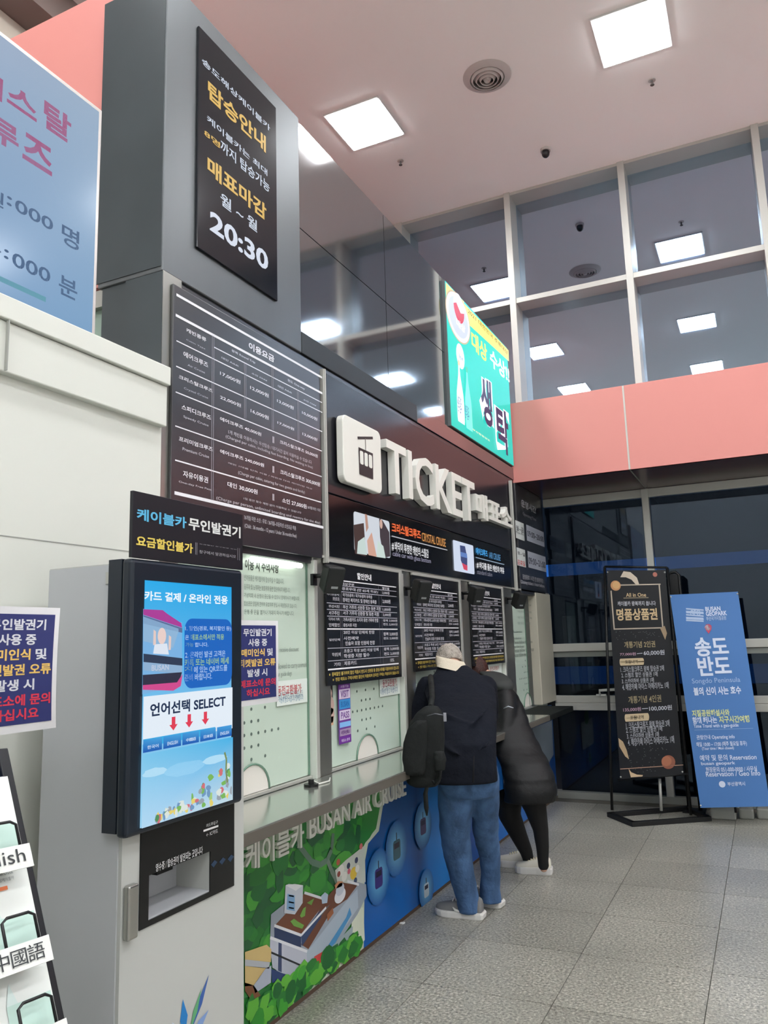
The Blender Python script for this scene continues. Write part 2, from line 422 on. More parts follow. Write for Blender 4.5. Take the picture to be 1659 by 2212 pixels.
# red band, in panels with pale joints
rbd = thing('trim_1', None, None, (0, YB, z_bb)); tag(rbd, kind='structure')
seam = [XF-.03, -.995, .42, 1.83, 3.24, 4.65, X1]
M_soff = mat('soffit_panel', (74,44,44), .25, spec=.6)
for i in range(6):
    MB().box(seam[i]+.008, seam[i+1]-.008, YB, YB+.04, z_bb, z_bt).build('red_panel', M_red, rbd, .002)
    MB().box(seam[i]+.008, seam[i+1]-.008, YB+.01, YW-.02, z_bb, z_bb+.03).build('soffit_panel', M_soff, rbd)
    MB().box(seam[i]+.008, seam[i+1]-.008, YB+.04, YU, z_bt-.04, z_bt).build('top_panel', M_red, rbd)
    if i: MB().box(seam[i]-.008, seam[i]+.008, YB+.004, YB+.03, z_bb+.002, z_bt).build('joint', M_alu, rbd); MB().box(seam[i]-.008, seam[i]+.008, YB+.01, YW-.02, z_bb+.004, z_bb+.02).build('joint', MATS['joint_grey'], rbd)
# lower glazing
zl = lambda v: EZ+v
MB().box(-2.1, X1, YW-.03, YW+.06, zl(1.425), z_bb-.002).build('head_frame', M_alu, bw, .004)
MB().box(-2.1, X1, YW-.045, YW+.06, zl(-.155), zl(-.072)).build('transom', M_alu, bw, .004)
MB().box(-2.1, X1, YW-.02, YW+.06, zl(-.215), zl(-.157)).build('sash_frame', mat('aluminium_dark', (128,132,128), .4, metal=.3), bw, .003)
MB().box(-2.1, X1, YW-.03, YW+.06, zl(-.69), zl(-.616)).build('sash_frame', M_alu, bw, .004)
MB().box(-2.1, X1, YW-.045, YW+.06, zl(-.766), zl(-.692)).build('transom', M_alu, bw, .004)
for x in (-1.01, .40, 1.80, 3.19, 4.58):
    MB().box(x-.035, x+.035, YW-.05, YW+.06, zl(-1.6), z_bb-.003).build('mullion', M_alu, bw, .004)
for xa, xb in ((-2.1,-1.05),(-.97,.36),(.44,1.76),(1.84,3.15),(3.23,4.54),(4.62,X1)):
    for za, zb2 in ((zl(-.07), zl(1.42)), (zl(-.615), zl(-.216)), (.06, zl(-.767))):
        n += 1
        tag(MB().box(xa+.005, xb-.005, YW+.01, YW+.02, za, zb2).build('window_%d' % n, M_winglass_low), kind='structure')
tag(MB().box(-2.17, X1, YW-.07, YW+.06, -.01, .06).build('baseboard_back', mat('sill_stone', (140,142,136), .5), None, .004), kind='structure')
# window handle on the sash
hd = onY(1322, 1490, YW-.045)
t = MB().box(-1.66, -1.56, YW-.06, YW-.03, zl(-.616), zl(-.6)).tube([(-1.62,YW-.05,zl(-.61)),(-1.62,YW-.075,zl(-.56)),(-1.44,YW-.075,zl(-.55))], .014).build('sash_handle', mat('white_plastic', (225,226,222), .4), bw)

# outside the windows: dark terrace, added glow bands for the blue stripes in the glass
tag(MB().box(-9, 14, YW+.3, 22, -.3, -.14).build('terrace_ground', mat('dark_paving', (40,42,46), .8)), kind='structure')
M_blue = mat('blue_stripe_glow', (34,92,172), .5, emit=1.0)
z_up = onY(1420, 1217, 12); z_lo = onY(1250, 1460, 12)
t = thing('upper_stripe_stand_in', 'added glowing strip outside, standing in for the upper blue stripe, behind the lower windows', 'light', (0, 12, z_up.z-.1))  # added glow, stands in for the upper blue stripe in the glass
MB().box(-7, 9, 12, 12.05, z_up.z-.09, z_up.z+.09).build('strip', M_blue, t)
for x in (-6.5, -3.5, 1.5, 5, 8.5): MB().box(x, x+.1, 12.06, 12.16, -.14, z_up.z).build('post', M_black, t)
t = thing('lower_stripe_stand_in', 'added glowing band standing in for the lower blue stripe, outside the opening sash', 'glow_band', (0, 12, -.14))  # added glowing band for the lower blue stripe, on an invented base
MB().box(-7, 9, 12.2, 12.26, z_lo.z-.13, z_lo.z+.13).build('band', mat('blue_band_glow', (20,60,120), .5, emit=1.0), t)
MB().box(-7, 9, 12.22, 12.3, -.14, z_lo.z-.14).build('base', mat('dark_concrete', (34,38,44), .8), t)
for k, (px0, px1, py0, py1) in enumerate(((1203,1236,1330,1500),(1262,1280,1330,1490),(1520,1560,1290,1700))):
    a = onY(px0, py0, 12.1); b = onY(px1, py1, 12.1)
    o = MB().box(a.x, b.x, 12.4, 12.7, -.14, a.z).build('reflection_column', mat('pale_reflection_glow', (98,110,118), .8, emit=.10), None, .02)  # added, glows faintly in place of a pale reflection in the glass
    tag(o, ('added pale column outside in place of a window reflection, beside the ticket booth end', 'thin added column in place of a window reflection, second from the booth end', 'added pale column in place of a window reflection, behind the blue banner')[k], 'column')

# ---------------- ceiling lights and fittings
M_lamp = mat('lamp_diffuser', (250,252,255), .4, emit=LAMP)
M_lfr = mat('lamp_frame', (205,205,203), .5)
lx = [-3.235, -.555, 2.13, 4.8]; ly = [6.64, 3.65, 1.05, -1.6, -4.2]
def lamp_label(i, j):
    if j == 0 and i < 2: return ('square ceiling light panel nearest the black facade top', 'square ceiling light panel at the upper right, by the round vent')[i]
    col = ('leftmost column over the booth', 'second column from the booth', 'third column from the booth', 'column by the right wall')[i]
    return 'ceiling light panel, %s, %s row from the windows' % (col, ('first', 'second', 'third', 'fourth', 'fifth')[j])
for i, x in enumerate(lx):
    for j, y in enumerate(ly):
        t = thing('ceiling_light', lamp_label(i, j), 'light', (x, y, ZC), 'ceiling light panels')
        MB().box(x-.31, x+.31, y-.33, y+.33, ZC-.018, ZC-.001).build('frame', M_lfr, t, .003)
        MB().box(x-.29, x+.29, y-.31, y+.31, ZC-.024, ZC-.0185).build('diffuser', M_lamp, t)
c = EYE+ray(1052,165)*((ZC-EZ)/ray(1052,165).z)
t = thing('air_diffuser', 'round ceiling air vent with concentric rings', 'vent', c)
M_vent = mat('vent_plastic', (188,182,178), .6); M_vdk = mat('vent_dark_grey', (96,90,88), .8)  # darker grey serves the vent backing and the sprinkler nozzles
def ringm(r0, r1, z0, z1, n=40):
    g = lambda r, z: [Vector((c.x+r*cos(2*pi*k/n), c.y+r*sin(2*pi*k/n), z)) for k in range(n)]
    return MB().rings([g(r0,z0), g(r1,z1), g(r1-.006,z1), g(r0-.012,z0), g(r0,z0)], False)
MB().disc((c.x,c.y,ZC-.004), (0,0,1), .15, .003, 36).build('backing', M_vdk, t)
ringm(.23,.17,ZC-.002,ZC-.03).build('rim', M_vent, t)
for k in range(4): ringm(.165-.038*k,.14-.038*k,ZC-.005,ZC-.045-.004*k).build('ring', M_vent, t)
MB().disc((c.x,c.y,ZC-.055), (0,0,1), .022, .04, 16).build('hub', M_vent, t)
c = EYE+ray(1178,322)*((ZC-EZ)/ray(1178,322).z)
t = thing('dome_camera', 'small dark dome camera on the pale ceiling near the windows', 'camera', c)
MB().disc((c.x,c.y,ZC-.03), (0,0,1), .055, .029, 20).build('base', M_vent, t)
MB().ball((c.x,c.y,ZC-.05), (.045,.045,.055)).build('dome', mat('smoked_dome', (34,32,34), .2), t)
for (px_s, lab) in (((1408,173), 'small sprinkler head on the ceiling below the right light panel'), ((865,347), 'small sprinkler head on the pink ceiling beside the facade edge')):
    c = EYE+ray(*px_s)*((ZC-EZ)/ray(*px_s).z)
    t = thing('sprinkler_head', lab, 'sprinkler', c)
    MB().disc((c.x,c.y,ZC-.008), (0,0,1), .035, .007, 16).build('escutcheon', M_vent, t)
    MB().disc((c.x,c.y,ZC-.05), (0,0,1), .01, .042, 10).disc((c.x,c.y,ZC-.055), (0,0,1), .02, .005, 12).build('nozzle', M_vdk, t)
# ------------------------------------------------------------------ facade boards
WH = (232,232,236); LG = (170,170,176); YE = (236,196,104); CY = (88,176,216)
MB().box(-2.3, XF-.002, yP+.001, 2.44, .99, z1-.001).build('corner_cladding', M_side, wl)

# --- information screen on the pilaster
t, a, b = split_box('information_screen', 'tall black screen reading 20:30 on the dark pilaster', 'screen', XF+.012, (430,55), (600,651), .011, mat('screen_black', (22,25,32), .12, spec=.6))
P = facade_print(XF+.012)
P.ptext('송도해상케이블카', 436, 122, 583, 285, (205,214,228), .016)
P.ptext('탑승안내', 449, 172, 574, 331, (222,184,104), .03)
P.ptext('케이블카는 최대', 447, 247, 577, 381, (205,214,228), .016)
P.ptext('8명', 441, 278, 475, 322, (222,184,104), .016); P.ptext('까지 탑승가능', 476, 300, 582, 418, (205,214,228), .016)
P.ptext('매표마감', 448, 335, 575, 479, (222,184,104), .03)
P.ptext('월 ~ 월', 476, 414, 555, 503, (205,214,228), .022)
P.ptext('20:30', 453, 452, 579, 588, (214,222,236), .035)
P.build('lettering', P_screen, t)

# --- price board
t, a, b = split_box('price_board', 'dark fare table board, white ruled lines, left of the ticket sign', 'sign', -2.085, (375,612), (696.5,1206), .014, M_board)
P = facade_print(-2.085)
for (x0,y0,w_) in ((380.6,636.4,.012),(379,680.4,.012),(380.6,736,.005),(380,791,.005),(379,846.7,.005),(378,920,.005),(377.8,993.8,.006),(376.4,1064.5,.014)):
    P.hline(x0, y0, 693 if w_ != .014 else 697, w_, WH)
P.hline(462, 750, 693, .005, WH)
def vdbl(px, y0, y1, g=.012, col=(150,150,158)):
    a = P.px(px, y0); b = P.px(px, y1)
    for s_ in (-g/2, g/2): P.line(a[0]+s_, b[1], a[0]+s_, a[1], .004, col, 0)
vdbl(460,724,1080); vdbl(529,786,904); vdbl(588,793,928); vdbl(643,846,952)
T = P.ptext
T('이용요금', 537,738,592,784, WH, .04)
for s_, x0,y0,x1,y1 in (('캐빈종류',402,708,445,739),('에어크루즈',396,758,449,795),('크리스탈크루즈',386,809,459,849),('스피디크루즈',392,873,455,908),('프리미엄크루즈',386,942,459,976),('자유이용권',395,1016,449,1044)):
    T(s_, x0,y0,x1,y1, WH, .02)
for s_, x0,y0,x1,y1 in (('Cabin Type',402,732,443,756),('Air Cruise',405,786,442,807),('Crystal Cruise',397,836,449,863),('Speedy Cruise',396,897,450,923),('Premium Cruise',394,966,451,990),('One-day Free Pass',386,1038,456,1061)):
    T(s_, x0,y0,x1,y1, (205,205,212), .0)
for s_, x0,y0,x1,y1 in (('왕복 Round Trip',500,754,551,787),('편도 One-way',621,818,658,844),('대인 Adult',478,770,515,793),('소인 Child',543,804,576,824),('대인 Adult',600,831,630,851),('소인 Child',655,861,682,878)):
    T(s_, x0,y0,x1,y1, (210,210,216), .01)
for s_, x0,y0,x1,y1 in (('17,000원',475,801,519,831),('12,000원',540,832,580,860),('13,000원',598,861,634,886),('10,000원',652,887,685,910),('22,000원',475,853,520,881),('16,000원',541,882,580,908),('17,000원',599,909,635,931),('13,000원',653,933,685,954),
    ('에어크루즈 40,000원',475,900,564,943),('크리스탈크루즈 50,000원',604,950,686,990),('에어크루즈 240,000원',475,970,570,1010),('크리스탈크루즈 300,000원',605,1014,691,1052),('대인 30,000원',491,1040,556,1069),('소인 27,000원',609,1075,662,1100)):
    T(s_, x0,y0,x1,y1, WH, .022)
for s_, x0,y0,x1,y1 in (('1개 캐빈을 이용하시는 우선탑승 / 대기시간 없이 이용하실 수 있습니다',493,928,673,1003),('(Charged per cabin, including fast boarding. No waiting in line)',487,939,675,1014),
    ('캐빈 1대를 단독 이용 / 와인과 다과 케이터링 제공',492,998,674,1058),('(Charge per cabin, catering for two guests and family)',514,1017,658,1068),
    ('1일 동안 횟수 제한 없이 이용하실 수 있습니다',526,1074,650,1110),('(Charge per person, unlimited boarding and reentry for the day)',467,1072,691,1134),('36개월 미만 / 무료',664,1092,692,1106),
    ('36개월 미만 소인 : 무료 / 36개월~초등학생 소인요금 적용',527,1112,639,1146),('(Child : 36 months - 12 years / Under 36 months free)',528,1131,640,1164)):
    T(s_, x0,y0,x1,y1, (200,200,206), .0)
for x_, y_ in ((590,943),(590,1007),(590,1067)): vdbl(x_, y_, y_+14, .008, WH)
P.build('lettering', P_matte, t)

# aluminium dividers between boards
for i, (tp, bt) in enumerate((((700.5,797),(708.5,1212)), ((1104,1038),(1114.5,1273)))):
    a = onX(*tp, -2.075); b = onX(*bt, -2.075)
    o = MB().box(-2.1, -2.075, a.y-.011, a.y+.015, b.z-.01, a.z).box(-2.1, -2.068, a.y-.006, a.y+.006, b.z-.01, a.z).build('divider_strip', M_alu, None, .002)
    tag(o, ('upright aluminium strip between the fare board and the ticket sign', 'upright aluminium strip between the ticket sign and the hours board')[i], 'trim')

# --- ticket sign: backing, gondola badge, raised letters
t, a, b = split_box('ticket_sign', 'black sign board with raised white TICKET letters and cable car badge', 'sign', -2.09, (704,806), (1103,1188), .015, mat('ticket_backing', (36,36,42), .22, spec=.6))
M_let = mat('white_acrylic', (228,228,220), .38)
M_letside = M_let
def raised(txt, y0, y1, z0, z1_, parent, X, depth, bold):
    """raised letters, each a mesh of its own, standing on the plane X"""
    want(txt, bold, .5)
    def go():
        full = glyphs(txt, bold, .5)[2]; k = (y1-y0)/(full[1]-full[0]); kv = (z1_-z0)/(full[3]-full[2])
        for i, ch in enumerate(txt):
            if ch == ' ': continue
            pre = glyphs(txt[:i+1], bold, .5)[2]; vs, fs, bb = glyphs(ch, bold, .5); off = pre[1]-bb[1]
            MB().add([(X+depth/2+p.z*depth, y0+(p.x+off-full[0])*k, z0+(p.y-full[2])*kv) for p in vs], fs).build('letter', M_let, parent)
    LATER.append(go)
def raised_px(txt, tl, br, parent, X=-2.085, depth=.05, bold=.03):
    a = onX(*tl, X+depth); b = onX(*br, X+depth); raised(txt, a.y, b.y, b.z, a.z, parent, X, depth, bold)
raised_px('TICKET', (834,946), (1029,1131), t, bold=.022)
raised_px('매표소', (1027,1060), (1108,1147), t)
# badge with cut-outs
X_ = -2.03
a = onX(740, 892, X_); b = onX(826, 1068, X_); y0, y1, zt_, zb_ = a.y, b.y, a.z, b.z
q = lambda x, y: onX(x, y, X_)
bm = MB(); rr = .045; pts = []
for cx, cy, an in ((y1-rr, zb_+rr, -pi/2), (y1-rr, zt_-rr, 0), (y0+rr, zt_-rr, pi/2), (y0+rr, zb_+rr, pi)):
    pts += [(X_-.045, cx+rr*cos(an+pi/2*k/6), cy+rr*sin(an+pi/2*k/6)) for k in range(7)]
bm.prism(pts, (.045, 0, 0)); bo = bm.build('badge', M_let, t, .006, 3)
P = facade_print(X_, .0008); DK = (44,36,38)
c1 = q(772,946); c2 = q(805,948); c3 = q(790,960)
w0 = q(774,966); w1 = q(806,1036)
P.line(c1.y, c1.z-.0, c2.y, c1.z+.045, .016, DK); mid = (c1.y+c2.y)/2
P.line(mid, c1.z+.02, mid, w0.z, .008, (120,118,114))
P.poly([(w0.y-.002, w0.z), (w1.y+.002, w0.z), (w1.y-.003, w1.z), (w0.y+.003, w1.z)], DK)
Hc = w0.z-w1.z
for k in range(3):
    u = w0.y+.012+(w1.y-w0.y-.012)/3*k; P.round(u, w0.z-Hc*.60, u+(w1.y-w0.y)/3-.016, w0.z-Hc*.10, .012, (226,226,218), 1 if k == 0 else 0)
P.build('cable_car_cutout', P_matte, t)

# --- LED banner under the ticket sign
t, a, b = split_box('led_banner', 'wide black banner with two small pictures under the ticket letters', 'sign', -2.082, (709.5,1066), (1106,1269), .02, mat('banner_black', (14,14,18), .12, spec=.6))
P = facade_print(-2.082); T = P.ptext
P.pround(763,1104,843,1206,.02,(206,212,220))
P.ppoly([(763,1134),(785,1130),(790,1202),(766,1196)],(72,54,52)); P.ppoly([(787,1110),(792,1112),(795,1140),(790,1150)],(180,140,124))
P.ppoly([(792,1168),(802,1150),(813,1203),(795,1199)],(206,160,142),0); P.ppoly([(818,1118),(826,1125),(840,1150),(842,1202),(828,1205),(820,1160)],(66,56,62),0)
P.ppoly([(772,1170),(786,1160),(792,1199),(770,1196)],(196,212,208)); P.ppoly([(815,1168),(827,1180),(832,1206),(812,1203)],(200,216,210),0)
P.ell(*P.px(822,1132), .02, .03, (206,170,156), 1)
T('크리스탈크루즈', 845,1128,908,1166, (240,110,62), .03); T('CRYSTAL CRUISE', 910,1150,962,1182, (226,160,90), .0)
P.hline(845,1158,964,.006,(190,190,196))
T('# 바닥이 투명한 캐빈의 스릴감', 845,1168,925,1206, WH, .02); T('cable car with glass bottom', 847,1190,930,1220, (150,148,170), 0)
P.pround(977,1166,1024,1241,.015,(206,216,236))
P.ppoly([(992,1178),(1003,1180),(1008,1205),(1008,1232),(1001,1230),(994,1210)],(60,72,118)); P.ppoly([(993,1192),(1007,1196),(1008,1206),(994,1202)],(96,128,190)); P.ppoly([(996,1216),(1008,1222),(1008,1233),(1000,1230)],(208,70,96))
T('에어크루즈', 1026,1182,1052,1204, (70,160,224), .03); T('AIR CRUISE', 1055,1192,1080,1212, (90,150,200), 0)
P.hline(1026,1204,1087,.006,(150,170,190))
T('# 바다를 품은 캐빈의 여유', 1028,1212,1088,1240, WH, .02); T('standard cabin', 1029,1230,1062,1246, (120,120,134), 0)
P.build('picture_print', P_screen, t)

# --- opening hours board
t, a, b = split_box('hours_board', 'black opening hours board with white time plates by the window wall', 'sign', -2.09, (1112,1043), (1179,1290), .02, M_board)
P = facade_print(-2.09); T = P.ptext
T('운영시간', 1125,1078,1158,1110, (200,198,206), .02); T('Operating Time', 1129,1106,1158,1128, (170,168,180), 0)
for (x0,y0,x1,y1) in ((1112,1123,1133,1169),(1136,1133,1176,1182),(1115,1182,1136,1226),(1139,1190,1180,1236)): P.prect(x0,y0,x1,y1,(206,210,208) if x0 < 1120 else (186,190,204), 1 if x0 == 1112 else 0)
T('월~금', 1114,1134,1131,1152, (60,60,66), .01, 1); T('Mon-Fri', 1114,1146,1131,1158, (60,60,66), 0)
T('09:00~20:00', 1138,1145,1174,1172, (60,62,78), .01)
T('토~일', 1117,1190,1134,1203, (60,60,66), .01); T('공휴일', 1117,1208,1134,1224, (200,70,70), .02)
T('09:00~21:00', 1141,1203,1178,1228, (60,62,78), .01)
T('운영종료 1시간 전 발권마감', 1128,1240,1173,1260, (176,176,186), .01); T('Closing ticket 1 hour before', 1124,1252,1176,1272, (176,176,186), .01)
P.build('lettering', P_matte, t)

# --- green lit advertisement box
t, a, b = split_box('lightbox_sign', 'green backlit advertising sign with two drawn bottles, high on facade', 'sign', XF+.015, (960,604), (1110,1008), .12, mat('lightbox_frame', (90,96,96), .4, metal=.3), bevel=.004)
P = facade_print(XF+.015); T = P.ptext
P.rect(a.y+.006, b.z+.006, b.y-.006, a.z-.006, (18,168,140), 1, [(18,196,180),(16,184,172),(26,206,190),(30,214,200)])
P.ppoly([(985,638),(1098,757),(1099,781),(1014,703),(1004,672)], (236,224,120))
P.ppoly([(962,610),(990,640),(1002,652),(999,664),(963,640)], (236,206,130))
q0 = P.px(962,650); q1 = P.px(1015,730); q2 = P.px(988,638); q3 = P.px(988,733)
eu, ev, ea, eb = (q0[0]+q1[0])/2, (q2[1]+q3[1])/2, (q1[0]-q0[0])/2, (q2[1]-q3[1])/2
P.ell(eu, ev, ea*1.04, eb*1.05, (196,176,136), 1, 40); P.ell(eu, ev, ea*.98, eb*.99, (222,224,242), 1, 40); P.ell(eu, ev, ea*.82, eb*.82, (196,202,230), 1, 40)
cu, cv = eu+.02, ev+.09
P.ell(cu, cv, .13, .13, (236,236,244)); P.poly([(cu+.13*cos(-pi*k/10), cv+.13*sin(-pi*k/10)) for k in range(11)]+[(cu-.06, cv+.03), (cu+.04, cv-.03)], (206,48,70))
T('대상', 984,686,1004,722, (240,242,252), .03)
T('2021 대한민국 주류대상', 1009,665,1096,768, (140,122,30), .012)
T('대상', 1016,712,1052,786, (238,226,110), .045); T('수상!!', 1056,750,1100,830, (250,250,250), .04)
u_, v_ = P.px(993,770); P.ell(u_, v_, .10, .11, (226,234,250)); T('New', 987,760,999,782, (90,120,180), .01)
def bottle(P, px, top, bot, wd, col, cap):
    u, v1 = P.px(px, top); v0 = P.px(px, bot)[1]; H = v1-v0
    prof = [(.18,1),(.18,.93),(.22,.86),(.30,.78),(.62,.62),(.92,.48),(1,.36),(1,.06),(.9,0)]
    P.poly([(u-wd*a_, v0+H*b_) for a_, b_ in prof]+[(u+wd*a_, v0+H*b_) for a_, b_ in reversed(prof)], col)
    P.rect(u-wd*.28, v1-.06*H, u+wd*.28, v1+.015, cap)
bottle(P, 989, 782, 910, .085, (240,242,246), (226,198,160)); bottle(P, 1006, 797, 925, .085, (120,226,212), (60,190,160))
T('생막걸리', 985,852,996,896, (110,130,160), .02); T('생막걸리', 1001,872,1012,910, (60,120,170), .02)
def outline_text(s_, x0,y0,x1,y1):
    T(s_, x0,y0,x1,y1, (240,240,250), .13, 1); T(s_, x0+4,y0+6,x1-3,y1-4, (58,46,84), .035, 1)
outline_text('생', 1030,800,1066,932); outline_text('탁', 1064,866,1102,992)
T('부산합동양조', 1018,925,1056,955, (236,232,190), .02)
P.build('advert_print', P_lit, t)

# ------------------------------------------------------------------ ticket windows
ZT = EZ+.218*2.1          # underside of boards
ZK = EZ-.665              # counter top
Xg = -2.15
PX = [(526,None),(673,708),(865,892),(990,1014),(1085,1108),(1150,None)]
yy = lambda x, X=Xg: onX(x, 1400, X).y
wy = [(2.36, yy(673,-2.12)), (yy(709,-2.12), yy(865,-2.12)), (yy(892,-2.12), yy(990,-2.12)), (yy(1014,-2.12), yy(1085,-2.12)), (yy(1108,-2.12), yy(1150,-2.08))]
M_dot = mat('speak_hole', (90,104,98), .7)
M_hatch = mat('hatch_white', (226,222,214), .5)
tb = thing('ticket_booth', 'row of frosted service windows between steel posts above the counter', 'booth', (Xg, 5.3, 0)); tb['kind'] = 'structure'; del tb['category']
def star(y, z, parent, s=.055):
    mb = MB()
    for k in range(8):
        r_ = [1,2,3,4] if k % 2 == 0 else [1.4,2.8]
        for rr_ in r_: mb.disc((Xg+.013, y+cos(k*pi/4)*rr_*s, z+sin(k*pi/4)*rr_*s), (1,0,0), .0075, .001, 8)
    mb.disc((Xg+.013, y, z), (1,0,0), .0075, .001, 8)
    o = mb.build('speaking_holes', M_dot, parent); o['kind'] = 'stuff'
nwin = n; WIN = []
centers = [onX(541,1585,Xg), onX(787,1532,Xg), None, None, None]
hatch = [onX(538,1700,Xg), onX(789,1640,Xg), onX(940,1600,Xg), onX(1050,1560,Xg), onX(1138,1535,Xg)]
for i, (a_, b_) in enumerate(wy):
    nwin += 1
    wo = thing('window_%d' % nwin, None, None, (Xg, (a_+b_)/2, ZK)); tag(wo, kind='structure'); WIN.append(wo)
    MB().box(Xg-.012, Xg+.012, a_+.006, b_-.006, ZK+.02, ZT-.02).build('pane', M_frost, wo)
    MB().box(Xg-.02, Xg+.03, a_+.004, b_-.004, ZK+.001, ZK+.016).build('bottom_rail', M_alu, wo, .002)
    MB().box(Xg+.013, Xg+.016, b_-.022, b_-.004, ZK+.02, ZT-.02).build('glass_edge', M_frost_b, wo)
    MB().box(Xg-.02, Xg+.03, a_+.004, b_-.004, ZT-.022, ZT-.001).build('top_rail', M_alu, wo, .002)
    h = hatch[i]; pts = [(Xg+.0135, h.y+.135*cos(pi*k/16), ZK+.018+.125*sin(pi*k/16)) for k in range(17)]
    MB().prism(pts, (.002,0,0)).build('hatch', M_hatch, wo)
    MB().tube([(Xg+.018, p[1], p[2]) for p in pts], .005, 6).build('hatch_rim', M_frost_b, wo)
    star(h.y, (centers[0].z if i == 0 else centers[1].z), wo)
# fluorescent tube in the first window head
o = MB().tube([(Xg+.045, onX(526,1197,Xg).y, ZT-.06), (Xg+.045, wy[0][1]-.12, ZT-.06)], .013, 10).build('fluorescent_tube', mat('tube_glow', (250,252,246), .4, emit=4)); tag(o, 'bright fluorescent tube at the top of the leftmost ticket window', 'light')
# posts
for i, (p0, p1) in enumerate(PX[1:5]):
    ya, yb = yy(p0, -2.12), yy(p1, -2.12)
    MB().box(Xg-.05, -2.105, ya, yb, ZK, ZT).build('post', M_steel, tb, .004)
    MB().box(Xg-.02, -2.095, ya-.0, ya+.03, ZK, ZT-.02).build('post_trim', M_alu, tb, .003)
    MB().box(Xg-.012, -2.097, ya-.006, ya-.001, ZK+.001, ZT-.023).build('side_trim', mat('pale_trim', (206,210,202), .5), tb)
MB().box(-2.3, -2.08, yy(1150), YW-.05, ZK, ZT).build('end_post', mat('beige_post', (188,184,168), .45), tb, .006)
MB().box(-2.3, Xg-.03, 2.36, YW-.05, ZK-.3, ZT+.05).build('backing', mat('booth_backing', (200,208,198), .6), tb)
MB().box(-2.12, -2.09, 2.37, YW-.05, ZT-.002, ZT+.012).build('head_trim', M_alu, tb)

# text on glass of first and last windows
M_ink = print_mat('glass_lettering', .4)
P = facade_print(Xg+.012); GR = (58,66,60)
T = P.ptext
T('이용 시 주의사항', 529,1207,602,1239, GR, .03)
for s_, x1, y0, y1 in (('반려동물은 케이블카에 탑승하실 수 없습니다.',613,1243,1262),('음주자 및 노약자는 보호자와 동반 탑승하시기 바랍니다.',627,1263,1281),('기상악화 시 운행이 중단될 수 있으니 양해하시기 바랍니다.',647,1282,1298),('탑승권은 당일에 한하여 유효하며 분실 시 재발행되지 않습니다.',641,1300,1314),('운행 중 문을 열거나 기대지 마시기 바랍니다.',635,1318,1330)):
    T(s_, 527,y0-2,x1,y1, (120,132,124), 0)
for s_, x1, y0, y1 in (('Groups receive discount',645,1399,1410),('is not allowed to carry animals',662,1435,1444),('except for guide dogs',630,1453,1462)): T(s_, 580,y0,x1,y1, (130,142,134), 0)
P.build('lettering', M_ink, WIN[0])
P = facade_print(Xg+.012); T = P.ptext
for k, (x1, y0) in enumerate(((1150,1290),(1150,1303),(1148,1318),(1150,1331),(1147,1343))): T('이용 안내 및 유의사항 확인', 1118,y0,x1,y0+7, (110,124,116), 0)
for x1, y0 in ((1128,1362),(1126,1376),(1150,1384),(1132,1394),(1153,1401),(1148,1411)): T('Please follow the notice', 1109,y0,x1,y0+5, (96,108,102), 0)
P.build('lettering', M_ink, WIN[-1])

